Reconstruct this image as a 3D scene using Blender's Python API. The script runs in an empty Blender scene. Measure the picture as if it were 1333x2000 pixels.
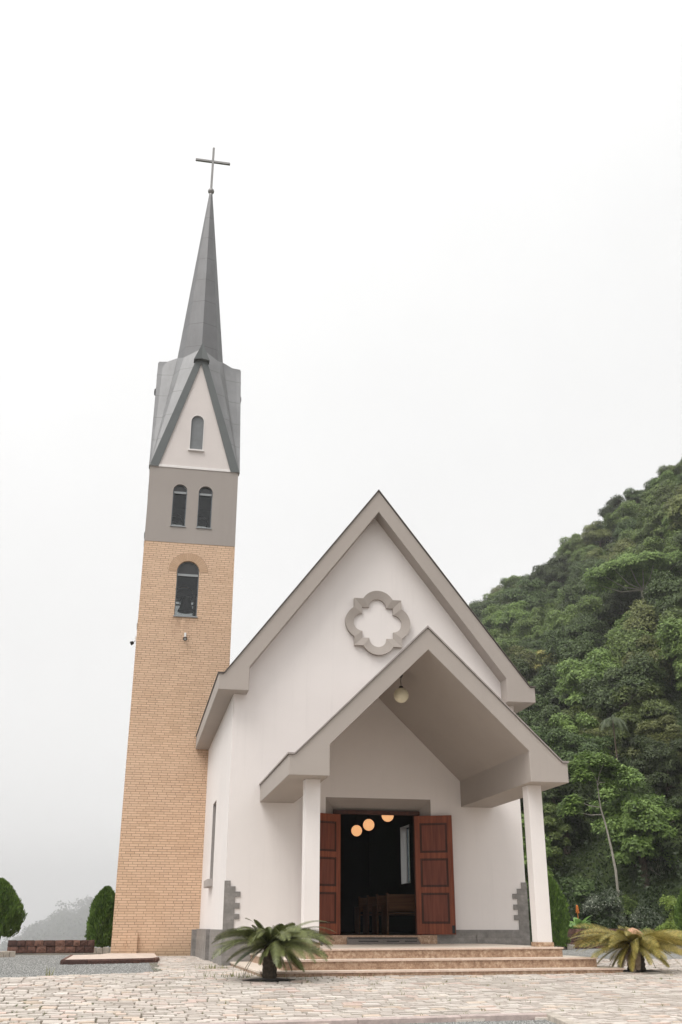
import bpy, bmesh, math, random
import numpy as np
from mathutils import Vector, Matrix
from mathutils.geometry import tessellate_polygon

R = math.radians
scn = bpy.context.scene
COL = scn.collection
random.seed(7); rng = np.random.default_rng(7)

# ------------------------------------------------------------------ camera
CX, CY, CZ = -4.9635, -21.2986, 0.7181
YAW, PITCH, ROLL, FPX = -0.1923, 0.3930, 0.0016, 1956.1
def cam_axes():
    s, c = math.sin(YAW), math.cos(YAW); sp, cp = math.sin(PITCH), math.cos(PITCH)
    r = Vector((c, s, 0)); f0 = Vector((-s, c, 0)); z = Vector((0, 0, 1))
    f = f0*cp + z*sp; u = z*cp - f0*sp
    return r*math.cos(ROLL)+u*math.sin(ROLL), u*math.cos(ROLL)-r*math.sin(ROLL), f
AR, AU, AF = cam_axes()
cd = bpy.data.cameras.new("camera"); cam = bpy.data.objects.new("camera", cd); COL.objects.link(cam)
cam.matrix_world = Matrix(((AR.x, AU.x, -AF.x, CX), (AR.y, AU.y, -AF.y, CY), (AR.z, AU.z, -AF.z, CZ), (0, 0, 0, 1)))
cd.sensor_fit = 'VERTICAL'; cd.sensor_height = 36; cd.sensor_width = 24
cd.lens = FPX/2000*36; cd.clip_start = .1; cd.clip_end = 8000
scn.camera = cam
def at(px, py, Y):                       # photograph pixel -> point at depth Y
    d = AF + AR*((px-666.5)/FPX) - AU*((py-1000)/FPX)
    t = (Y-CY)/d.y
    return Vector((CX+d.x*t, Y, CZ+d.z*t))

# ------------------------------------------------------------------ world and sun
SUN_AZ, SUN_EL = R(-128), R(57)          # azimuth from +Y towards +X
w = bpy.data.worlds.new("World"); scn.world = w; w.use_nodes = True
nt = w.node_tree; nt.nodes.clear(); N = nt.nodes.new; LK = nt.links.new
out = N('ShaderNodeOutputWorld'); bg = N('ShaderNodeBackground'); LK(bg.outputs[0], out.inputs[0])
sky = N('ShaderNodeTexSky'); sky.sky_type = 'NISHITA'; sky.sun_disc = False
sky.sun_elevation = SUN_EL; sky.sun_rotation = SUN_AZ; sky.dust_density = 6; sky.altitude = 300
hs = N('ShaderNodeHueSaturation'); hs.inputs['Saturation'].default_value = .12; LK(sky.outputs[0], hs.inputs['Color'])
tc = N('ShaderNodeTexCoord'); sep = N('ShaderNodeSeparateXYZ'); LK(tc.outputs['Generated'], sep.inputs[0])
rmp = N('ShaderNodeValToRGB'); LK(sep.outputs['Z'], rmp.inputs[0])
e = rmp.color_ramp.elements
e[0].position = 0.0; e[0].color = (1.12, 1.115, 1.105, 1)
e[1].position = 1.0; e[1].color = (1, 1, 1, 1)
for p_, c_ in ((.12, (1.07, 1.065, 1.055, 1)), (.35, (.985, .982, .977, 1)), (.62, (.97, .97, .965, 1))):
    k = e.new(p_); k.color = c_
nz = N('ShaderNodeTexNoise'); nz.inputs['Scale'].default_value = 1.6; nz.inputs['Detail'].default_value = 4
nz.inputs['Roughness'].default_value = .55
LK(tc.outputs['Generated'], nz.inputs['Vector'])
mr = N('ShaderNodeMapRange'); mr.inputs[1].default_value = .3; mr.inputs[2].default_value = .7
mr.inputs[3].default_value = .95; mr.inputs[4].default_value = 1.05; LK(nz.outputs[0], mr.inputs[0])
mul = N('ShaderNodeVectorMath'); mul.operation = 'SCALE'; LK(rmp.outputs[0], mul.inputs[0]); LK(mr.outputs[0], mul.inputs['Scale'])
gain = N('ShaderNodeVectorMath'); gain.operation = 'SCALE'; LK(mul.outputs[0], gain.inputs[0]); gain.inputs['Scale'].default_value = 6.2
# the cloud deck glows round the hidden sun and is thicker elsewhere
dt = N('ShaderNodeVectorMath'); dt.operation = 'DOT_PRODUCT'; LK(tc.outputs['Generated'], dt.inputs[0])
dt.inputs[1].default_value = (math.sin(SUN_AZ)*math.cos(SUN_EL), math.cos(SUN_AZ)*math.cos(SUN_EL), math.sin(SUN_EL))
gl = N('ShaderNodeMapRange'); gl.interpolation_type = 'SMOOTHSTEP'; LK(dt.outputs['Value'], gl.inputs[0]); gl.inputs[1].default_value = -.1; gl.inputs[2].default_value = 1
gl.inputs[3].default_value = 1; gl.inputs[4].default_value = 1.5
g2 = N('ShaderNodeVectorMath'); g2.operation = 'SCALE'; LK(gain.outputs[0], g2.inputs[0]); LK(gl.outputs[0], g2.inputs['Scale'])
mx = N('ShaderNodeMix'); mx.data_type = 'RGBA'; mx.inputs[0].default_value = .94
LK(hs.outputs[0], mx.inputs[6]); LK(g2.outputs[0], mx.inputs[7])
LK(mx.outputs[2], bg.inputs[0]); bg.inputs[1].default_value = .1
sl = bpy.data.lights.new("sun", 'SUN'); sl.energy = 1.45; sl.angle = R(32); sl.color = (1, .965, .93)
so = bpy.data.objects.new("sun", sl); COL.objects.link(so)
sd = Vector((math.sin(SUN_AZ)*math.cos(SUN_EL), math.cos(SUN_AZ)*math.cos(SUN_EL), math.sin(SUN_EL)))
so.rotation_euler = sd.to_track_quat('Z', 'Y').to_euler(); so.location = sd*60
scn.render.engine = 'CYCLES'
scn.view_settings.view_transform = 'Standard'; scn.view_settings.look = 'None'
scn.view_settings.gamma = 1; scn.view_settings.exposure = 0.74
scn.cycles.max_bounces = 8; scn.cycles.transparent_max_bounces = 8; scn.cycles.volume_bounces = 0

# ------------------------------------------------------------------ materials
MATS = {}
class Mat:
    def __init__(s, name):
        s.m = bpy.data.materials.new(name); s.m.use_nodes = True; MATS[name] = s.m
        s.nt = s.m.node_tree; s.b = s.nt.nodes['Principled BSDF']; s.out = s.nt.nodes['Material Output']
    def n(s, t, **kw):
        x = s.nt.nodes.new('ShaderNode'+t)
        for k, v in kw.items():
            if k.startswith('i_'): x.inputs[k[2:].replace('_', ' ')].default_value = v
            else: setattr(x, k, v)
        return x
    def l(s, a, b): s.nt.links.new(a, b)
    def coord(s, kind='Object', scale=(1, 1, 1)):
        t = s.n('TexCoord'); m = s.n('Mapping'); m.inputs['Scale'].default_value = scale
        s.l(t.outputs[kind], m.inputs[0]); return m.outputs[0]
    def noise(s, vec, scale, detail=4, rough=.6):
        x = s.n('TexNoise'); x.inputs['Scale'].default_value = scale; x.inputs['Detail'].default_value = detail
        x.inputs['Roughness'].default_value = rough; s.l(vec, x.inputs['Vector']); return x.outputs[0]
    def ramp(s, fac, stops):
        r = s.n('ValToRGB'); s.l(fac, r.inputs[0]); el = r.color_ramp.elements
        el[0].position, el[0].color = stops[0][0], (*stops[0][1], 1)
        el[1].position, el[1].color = stops[-1][0], (*stops[-1][1], 1)
        for p, c in stops[1:-1]:
            k = el.new(p); k.color = (*c, 1)
        return r.outputs[0]
    def mix(s, f, a, b, mode='MIX'):
        x = s.n('Mix'); x.data_type = 'RGBA'; x.blend_type = mode
        for i, v in ((0, f), (6, a), (7, b)):
            if hasattr(v, 'node'): s.l(v, x.inputs[i])
            elif i == 0: x.inputs[0].default_value = v
            else: x.inputs[i].default_value = (*v, 1)
        return x.outputs[2]
    def math(s, op, a, b=None, c=None):
        x = s.n('Math'); x.operation = op
        for i, v in enumerate((a, b, c)):
            if v is None: continue
            if hasattr(v, 'node'): s.l(v, x.inputs[i])
            else: x.inputs[i].default_value = v
        return x.outputs[0]
    def col(s, c):
        if hasattr(c, 'node'): s.l(c, s.b.inputs['Base Color'])
        else: s.b.inputs['Base Color'].default_value = (*c, 1)
        return s
    def set(s, rough=.6, metal=0, spec=.5):
        s.b.inputs['Roughness'].default_value = rough; s.b.inputs['Metallic'].default_value = metal
        s.b.inputs['Specular IOR Level'].default_value = spec; return s
    def bump(s, h, strength=.3, dist=.02):
        x = s.n('Bump'); x.inputs['Strength'].default_value = strength; x.inputs['Distance'].default_value = dist
        s.l(h, x.inputs['Height']); s.l(x.outputs[0], s.b.inputs['Normal']); return s

def sc(c, k): return tuple(min(1, x*k) for x in c)
def plaster(name, c, dirt=.10):
    m = Mat(name); v = m.coord()
    big = m.noise(v, .55, 5, .6); fine = m.noise(v, 9, 5, .7)
    streak = m.noise(m.coord(scale=(5.5, 5.5, .35)), 1.0, 5, .65)
    a = m.mix(m.ramp(big, [(.3, (0, 0, 0)), (.7, (1, 1, 1))]), sc(c, 1-dirt), sc(c, 1.03))
    a = m.mix(m.ramp(streak, [(.55, (0, 0, 0)), (.85, (.35, .35, .35))]), a, sc(c, .78))
    a = m.mix(m.math('MULTIPLY', fine, .10), a, sc(c, .7))
    m.col(a).set(.85, 0, .25).bump(m.noise(v, 60, 4, .7), .25, .004)
    return m.m
WHITE = plaster('white_plaster', (.765, .722, .70), .035)
TAUPE = plaster('taupe_plaster', (.392, .350, .318), .05)
TAUPE2 = plaster('tower_plaster', (.35, .315, .29), .05)
GABLEW = plaster('gable_plaster', (.66, .61, .585), .06)
BAND = plaster('band_plaster', (.80, .77, .75), .15)
DARKIN = plaster('shaded_interior_plaster', (.035, .036, .033), .1)  # inner faces coloured near black to stand for the unlit interior

def simple(name, c, rough=.6, metal=0, var=.15, scale=8, bump=.1, spec=.4):
    m = Mat(name); v = m.coord(); n_ = m.noise(v, scale, 5, .65)
    m.col(m.mix(m.ramp(n_, [(.3, (0, 0, 0)), (.7, (1, 1, 1))]), sc(c, 1-var), sc(c, 1+var))).set(rough, metal, spec)
    m.bump(m.noise(v, scale*6, 3), bump, .005)
    return m.m
DARKMETAL = simple('dark_grey_board', (.115, .125, .125), .55, .0, .06, 3, .04)
DARKTRIM = simple('dark_flashing', (.10, .085, .075), .45, .3, .15, 4)
LTRIM = simple('pale_flashing', (.33, .29, .27), .4, .4, .15, 4)  # paler than the dark flashing: its reflected light is put into the colour
CROSSM = simple('cross_metal', (.27, .265, .26), .5, .3, .1, 5)
FRAMEM = simple('window_frame_metal', (.16, .18, .195), .45, .3, .08, 5)
TRANSOM = simple('transom_metal', (.27, .285, .29), .5, .2, .05, 5)
SILLM = simple('sill_stone', (.36, .33, .31), .7, 0, .1, 10)
LOUVER = simple('louvre_grey', (.17, .18, .185), .6, .1, .08, 6)
BELLM = simple('bell_bronze', (.045, .043, .038), .45, .8, .2, 6)
BLACK = simple('black_plastic', (.015, .015, .016), .35, 0, .1, 20)
WHITEP = simple('white_plastic', (.75, .75, .73), .4, 0, .03, 20)
IRON = simple('dark_iron', (.03, .03, .03), .5, .6, .2, 20)
BARK = simple('bark', (.10, .075, .055), .9, 0, .4, 14, .6)
PALEBARK = simple('pale_bark', (.36, .33, .28), .9, 0, .25, 10, .5)
CYCTRUNK = simple('cycad_trunk', (.06, .045, .032), .95, 0, .5, 30, .8)
MATM = simple('grey_ramp_board', (.17, .15, .135), .9, 0, .25, 30, .4)

def metal_sheet():
    m = Mat('zinc_sheet'); t = m.n('TexCoord'); sp = m.n('SeparateXYZ'); m.l(t.outputs['Object'], sp.inputs[0])
    f = m.math('FRACT', m.math('DIVIDE', m.math('SUBTRACT', sp.outputs['Z'], .57), .958))
    seam = m.math('LESS_THAN', f, .022)
    n_ = m.noise(m.coord(scale=(1, 1, .5)), 2.2, 5, .6)
    st = m.noise(m.coord(scale=(7, 7, .4)), 1.5, 4, .6)
    a = m.mix(m.ramp(n_, [(.3, (0, 0, 0)), (.7, (1, 1, 1))]), (.175, .175, .178), (.225, .227, .23))
    a = m.mix(m.ramp(st, [(.5, (0, 0, 0)), (.8, (.2, .2, .2))]), a, (.28, .28, .282))
    a = m.mix(seam, a, (.12, .12, .12))
    m.col(a).set(.48, .0, .6).bump(m.math('ADD', m.math('MULTIPLY', seam, .6), m.math('MULTIPLY', n_, .5)), .3, .01)
    return m.m
ZINC = metal_sheet()
ZINC2 = ZINC.copy(); ZINC2.name = 'darker_zinc'  # copy of the roof zinc, multiplied darker for the spire
b_ = ZINC2.node_tree.nodes['Principled BSDF']; b_.inputs['Roughness'].default_value = .5; b_.inputs['Specular IOR Level'].default_value = .45
src_ = b_.inputs['Base Color'].links[0].from_socket; mm_ = ZINC2.node_tree.nodes.new('ShaderNodeMix'); mm_.data_type = 'RGBA'; mm_.blend_type = 'MULTIPLY'; mm_.inputs[0].default_value = 1; mm_.inputs[7].default_value = (.70, .70, .71, 1)
ZINC2.node_tree.links.new(src_, mm_.inputs[6]); ZINC2.node_tree.links.new(mm_.outputs[2], b_.inputs['Base Color'])

def brick():
    m = Mat('yellow_brick'); t = m.n('TexCoord'); sp = m.n('SeparateXYZ'); m.l(t.outputs['Object'], sp.inputs[0])
    H, W = .0645, .24
    wob = m.math('MULTIPLY', m.math('SUBTRACT', m.noise(m.coord(), 1.3, 2), .5), .012)
    u = m.math('ADD', sp.outputs['X'], sp.outputs['Y']); v = m.math('ADD', sp.outputs['Z'], wob)
    row = m.math('FLOOR', m.math('DIVIDE', v, H))
    wn = m.n('TexWhiteNoise', noise_dimensions='1D'); m.l(row, wn.inputs['W'])
    alt = m.math('MULTIPLY', m.math('MODULO', row, 2), .5)
    off = m.math('ADD', alt, m.math('MULTIPLY', wn.outputs[0], .42))
    un = m.math('ADD', m.math('DIVIDE', u, W), off)
    fu = m.math('FRACT', un); fv = m.math('FRACT', m.math('DIVIDE', v, H))
    du = m.math('MULTIPLY', m.math('MINIMUM', fu, m.math('SUBTRACT', 1, fu)), W)
    dv = m.math('MULTIPLY', m.math('MINIMUM', fv, m.math('SUBTRACT', 1, fv)), H)
    d = m.math('MINIMUM', du, dv)
    brk = m.n('MapRange'); m.l(d, brk.inputs[0]); brk.inputs[1].default_value = .0036; brk.inputs[2].default_value = .0066
    cb = m.n('CombineXYZ'); m.l(m.math('FLOOR', un), cb.inputs[0]); m.l(row, cb.inputs[1])
    w2 = m.n('TexWhiteNoise', noise_dimensions='2D'); m.l(cb.outputs[0], w2.inputs['Vector'])
    c = m.ramp(w2.outputs[0], [(0, (.62, .425, .285)), (.5, (.685, .475, .325)), (1, (.735, .52, .36))])
    big = m.noise(m.coord(), .45, 5, .6)
    c = m.mix(m.ramp(big, [(.35, (0, 0, 0)), (.7, (.5, .5, .5))]), c, (.68, .50, .37))
    fine = m.noise(m.coord(), 40, 3)
    c = m.mix(m.math('MULTIPLY', fine, .18), c, (.38, .24, .15))
    # water stains under the belfry window sill and soot in the joints
    zz = sp.outputs['Z']; xx = sp.outputs['X']
    def band(val, a, b, c_, d_):
        p = m.n('MapRange', interpolation_type='SMOOTHSTEP'); m.l(val, p.inputs[0]); p.inputs[1].default_value = a; p.inputs[2].default_value = b
        q = m.n('MapRange', interpolation_type='SMOOTHSTEP'); m.l(val, q.inputs[0]); q.inputs[1].default_value = d_; q.inputs[2].default_value = c_
        return m.math('MULTIPLY', p.outputs[0], q.outputs[0])
    st = m.math('MULTIPLY', band(zz, 8.35, 8.9, 9.1, 9.18), band(xx, -.55, -.25, .3, .55))
    st = m.math('MULTIPLY', st, m.ramp(m.noise(m.coord(scale=(6, 6, .8)), 1, 4), [(.35, (0, 0, 0)), (.65, (1, 1, 1))]))
    c = m.mix(m.math('MULTIPLY', st, .45), c, (.33, .20, .13))
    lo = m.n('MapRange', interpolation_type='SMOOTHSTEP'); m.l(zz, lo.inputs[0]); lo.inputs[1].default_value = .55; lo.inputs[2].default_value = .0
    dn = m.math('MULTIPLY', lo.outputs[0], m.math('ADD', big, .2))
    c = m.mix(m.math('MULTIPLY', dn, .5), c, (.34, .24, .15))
    soot = m.ramp(m.noise(m.coord(), .8, 4, .7), [(.42, (.27, .165, .10)), (.66, (.11, .078, .055))])
    soot = m.mix(m.ramp(wn.outputs[0], [(.1, (.15, .15, .15)), (.9, (.85, .85, .85))]), soot, (.37, .25, .165))
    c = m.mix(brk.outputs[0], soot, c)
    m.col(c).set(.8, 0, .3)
    m.bump(m.math('ADD', brk.outputs[0], m.math('MULTIPLY', fine, .12)), .7, .006)
    return m.m
BRICK = brick()
def isl(m):
    return m.n('NewGeometry').outputs['Random Per Island']
def wedge():
    m = Mat('arch_brick'); m.col(m.mix(m.noise(m.coord(), 30, 3), m.ramp(isl(m), [(0, (.53, .36, .23)), (1, (.63, .44, .30))]), (.45, .3, .2))).set(.8, 0, .3)
    return m.m
ARCHB = wedge()

def granite(name, stops, scale=18, rough=.45):
    m = Mat(name); v = m.coord(); a = m.noise(v, scale, 8, .75); b = m.noise(v, scale*.18, 4)
    m.col(m.mix(m.ramp(b, [(.35, (0, 0, 0)), (.7, (.5, .5, .5))]), m.ramp(a, stops), stops[0][1])).set(rough, 0, .4)
    m.bump(a, .12, .004); return m.m
RISER = granite('brown_granite', [(.35, (.20, .115, .07)), (.5, (.40, .26, .17)), (.65, (.62, .48, .35))])
TREAD = granite('pale_granite', [(.3, (.56, .47, .38)), (.5, (.68, .59, .50)), (.7, (.76, .68, .60))], 10, .5)
def treadedge():
    return granite('pink_granite', [(.3, (.48, .34, .27)), (.5, (.64, .50, .41)), (.7, (.72, .59, .50))], 16, .5)
PINK = treadedge()
def slate():
    m = Mat('grey_soapstone'); v = m.coord(); a = m.noise(v, 7, 7, .7)
    t = m.n('TexCoord'); sp = m.n('SeparateXYZ'); m.l(t.outputs['Object'], sp.inputs[0])
    f1 = m.math('FRACT', m.math('DIVIDE', m.math('ADD', sp.outputs['X'], sp.outputs['Y']), .42))
    row = m.math('FLOOR', m.math('DIVIDE', sp.outputs['Z'], .1035))
    j = m.math('MULTIPLY', m.math('LESS_THAN', m.math('FRACT', m.math('DIVIDE', m.math('SUBTRACT', sp.outputs['Z'], .005), .1035)), .03), .5)
    wn = m.n('TexWhiteNoise', noise_dimensions='1D'); m.l(row, wn.inputs['W'])
    c = m.ramp(a, [(.3, (.16, .15, .14)), (.55, (.25, .235, .22)), (.75, (.36, .34, .32))])
    c = m.mix(m.math('MULTIPLY', wn.outputs[0], .25), c, (.13, .125, .12)); c = m.mix(j, c, (.09, .085, .08))
    m.col(c).set(.65, 0, .4).bump(a, .3, .01); return m.m
SLATE = slate()
def wood(name, c1, c2, vertical=True):
    m = Mat(name); v = m.coord(scale=(14, 14, .9) if vertical else (.9, 14, 14))
    g = m.noise(v, 1.6, 6, .6)
    c = m.ramp(g, [(.25, c1), (.6, c2), (.85, sc(c2, 1.35))])
    m.col(c).set(.42, 0, .22).bump(g, .12, .004); return m.m
WOODV = wood('mahogany', (.12, .032, .018), (.245, .07, .034))
WOODP = wood('mahogany_panel', (.095, .027, .018), (.18, .053, .031))
WOODD = wood('dark_wood', (.03, .012, .008), (.07, .025, .015))
PEWW = wood('pew_wood', (.10, .04, .017), (.20, .09, .04), False)

def emis(name, c, s):
    m = Mat(name); m.col((.8, .7, .5)).set(.3)
    m.b.inputs['Emission Color'].default_value = (*c, 1); m.b.inputs['Emission Strength'].default_value = s; return m.m
LAMPON = emis('lit_globe', (1.0, .50, .22), .52)
GLOBE = simple('opal_globe', (.80, .76, .58), .25, 0, .02, 3, .0)
def frosted():
    m = Mat('clear_glass'); tr = m.n('BsdfTransparent'); tr.inputs[0].default_value = (.88, .91, .92, 1); gl = m.n('BsdfGlossy'); gl.inputs['Roughness'].default_value = .05
    ms = m.n('MixShader'); ms.inputs[0].default_value = .06; m.l(tr.outputs[0], ms.inputs[1]); m.l(gl.outputs[0], ms.inputs[2]); m.l(ms.outputs[0], m.out.inputs[0]); return m.m
FROST = frosted()
def darkglass():
    m = Mat('dark_glass'); m.col((.035, .035, .035)).set(.15, 0, .5); return m.m
DGLASS = darkglass()
def tinted():
    m = Mat('tinted_glass'); tr = m.n('BsdfTransparent'); tr.inputs[0].default_value = (.50, .52, .52, 1); gl = m.n('BsdfGlossy'); gl.inputs['Roughness'].default_value = .08
    gl.inputs[0].default_value = (.7, .72, .73, 1); ms = m.n('MixShader'); ms.inputs[0].default_value = .06; m.l(tr.outputs[0], ms.inputs[1]); m.l(gl.outputs[0], ms.inputs[2]); m.l(ms.outputs[0], m.out.inputs[0]); return m.m
TINT = tinted()

def leafmat(name, c0, c1, c2, trans=.2, rough=.5, objvar=.7, mid=.5, cl=.6):
    m = Mat(name); r = isl(m); oi = m.n('ObjectInfo').outputs['Random']
    c = m.ramp(r, [(0, c0), (mid, c1), (1, c2)])
    clump = m.noise(m.coord(), .9, 3, .6)
    c = m.mix(m.ramp(clump, [(.35, (0, 0, 0)), (.65, (cl, cl, cl))]), c, sc(c2, 1.1))
    h = m.n('HueSaturation'); m.l(c, h.inputs['Color'])
    m.l(m.math('ADD', m.math('MULTIPLY', oi, .032*objvar), .5-.022*objvar), h.inputs['Hue'])
    m.l(m.math('ADD', m.math('MULTIPLY', oi, objvar), 1-.5*objvar), h.inputs['Value'])
    h.inputs['Saturation'].default_value = .93
    m.l(h.outputs[0], m.b.inputs['Base Color']); m.set(rough, 0, .35)
    tr = m.n('BsdfTranslucent'); m.l(h.outputs[0], tr.inputs[0]); ms = m.n('MixShader'); ms.inputs[0].default_value = trans
    m.l(m.b.outputs[0], ms.inputs[1]); m.l(tr.outputs[0], ms.inputs[2]); m.l(ms.outputs[0], m.out.inputs[0])
    return m.m
LEAF_A = leafmat('leaf_green', (.044, .074, .015), (.088, .142, .027), (.18, .26, .05))
LEAF_B = leafmat('leaf_dark', (.022, .042, .012), (.046, .080, .020), (.10, .15, .038))
LEAF_D = leafmat('leaf_shade', (.010, .020, .006), (.018, .032, .009), (.032, .05, .014))  # undergrowth coloured darker than real foliage, to paint shade into the gaps
LEAF_C = leafmat('leaf_olive', (.055, .07, .018), (.115, .135, .034), (.20, .23, .058))
LEAF_Y = leafmat('blossom_yellow', (.36, .31, .07), (.50, .45, .12), (.62, .58, .22), .3, .6, .1)
LEAF_L = leafmat('leaf_lime', (.10, .16, .025), (.20, .29, .04), (.32, .42, .07), .35, .5, .1)
LEAF_G = leafmat('leaf_glaucous', (.035, .055, .025), (.09, .125, .065), (.55, .56, .45), .2, .4, .1, .86, .12)
LEAF_G2 = leafmat('palm_leaf', (.03, .05, .02), (.06, .085, .035), (.13, .16, .08), .2, .4, .1)
THUJA = leafmat('thuja_leaf', (.045, .095, .014), (.085, .165, .022), (.16, .27, .035), .2, .6, .2)
CYC_G = leafmat('cycad_leaf', (.034, .045, .012), (.075, .095, .024), (.18, .20, .06), .15, .35, .05)
CYC_Y = leafmat('cycad_leaf_yellowing', (.07, .085, .016), (.21, .20, .035), (.42, .32, .07), .2, .4, .05)
CYC_B = leafmat('dead_frond', (.20, .13, .08), (.30, .21, .14), (.42, .33, .25), .1, .7, .05)
CONEM = simple('cycad_cone', (.46, .27, .17), .9, 0, .35, 40, .8)
GRASSM = leafmat('grass_blade', (.06, .10, .02), (.14, .18, .04), (.30, .28, .10), .3, .6, .1)
CANNA = leafmat('canna_leaf', (.08, .17, .035), (.12, .25, .05), (.2, .34, .08), .3, .35, .1)
ORANGE = simple('orange_petal', (.75, .22, .04), .6, 0, .2, 30)

def cobble():
    m = Mat('cobblestone'); r = isl(m); v = m.coord(); n_ = m.noise(v, 26, 5, .7); b = m.noise(v, .5, 4)
    c = m.ramp(r, [(0, (.47, .42, .38)), (.3, (.57, .515, .465)), (.55, (.62, .57, .515)), (.76, (.66, .61, .56)), (.87, (.64, .49, .43)), (.94, (.68, .55, .43)), (1, (.76, .72, .67))])
    c = m.mix(m.ramp(n_, [(.35, (.45, .45, .45)), (.65, (0, 0, 0))]), c, (.44, .38, .33))
    c = m.mix(m.ramp(b, [(.4, (0, 0, 0)), (.7, (.3, .3, .3))]), c, (.54, .48, .42))
    m.col(c).set(.85, 0, .3).bump(n_, .45, .012); return m.m
COBBLE = cobble()
def gravel():
    m = Mat('gravel'); v = m.coord(); vo = m.n('TexVoronoi'); vo.inputs['Scale'].default_value = 26; m.l(v, vo.inputs['Vector'])
    sp = m.n('SeparateColor'); m.l(vo.outputs['Color'], sp.inputs[0])
    c = m.ramp(sp.outputs[0], [(0, (.09, .09, .085)), (.5, (.23, .23, .22)), (1, (.46, .46, .44))])
    c = m.mix(m.math('MULTIPLY', m.noise(v, 2, 4), .35), c, (.24, .22, .18))
    m.col(c).set(.9, 0, .3).bump(m.math('SUBTRACT', 1, vo.outputs['Distance']), .9, .02); return m.m
GRAVEL = gravel()
def soil():
    m = Mat('ground_soil'); v = m.coord(); g = m.n('NewGeometry'); sp = m.n('SeparateXYZ'); m.l(g.outputs['Position'], sp.inputs[0])
    n_ = m.noise(v, 1.7, 8, .7); n2 = m.noise(v, .12, 5, .6)
    grass = m.ramp(n_, [(.3, (.02, .032, .010)), (.55, (.045, .065, .02)), (.8, (.10, .12, .04))])
    dirt = m.ramp(n_, [(.3, (.10, .085, .065)), (.7, (.22, .19, .15))])
    mr = m.n('MapRange'); m.l(m.math('ADD', m.math('MULTIPLY', sp.outputs['Y'], 1), m.math('MULTIPLY', n2, 2)), mr.inputs[0])
    mr.inputs[1].default_value = 14.5; mr.inputs[2].default_value = 17
    m.col(m.mix(mr.outputs[0], dirt, grass)).set(.95, 0, .2).bump(n_, .8, .2); return m.m
SOIL = soil()
def redstone():
    m = Mat('red_sandstone'); r = isl(m); v = m.coord(); n_ = m.noise(v, 14, 6, .7)
    c = m.ramp(r, [(0, (.085, .048, .042)), (.5, (.16, .082, .064)), (1, (.28, .155, .115))])
    c = m.mix(m.ramp(n_, [(.4, (0, 0, 0)), (.7, (.8, .8, .8))]), c, (.055, .035, .03))
    m.col(c).set(.9, 0, .3).bump(n_, .9, .03); return m.m
REDST = redstone()
MORTARD = simple('dark_mortar', (.05, .035, .03), .95, 0, .3, 20, .4)
EDGESTONE = simple('pale_edging_stone', (.46, .41, .35), .85, 0, .3, 9, .5)
KERB = simple('pink_kerb_stone', (.46, .38, .35), .85, 0, .22, 11, .6)
FLOORIN = simple('interior_floor', (.05, .04, .035), .5, 0, .2, 5)
FARLEAF = leafmat('far_leaf', (.015, .022, .012), (.03, .042, .02), (.07, .09, .04), .2, .7, .1)

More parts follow.
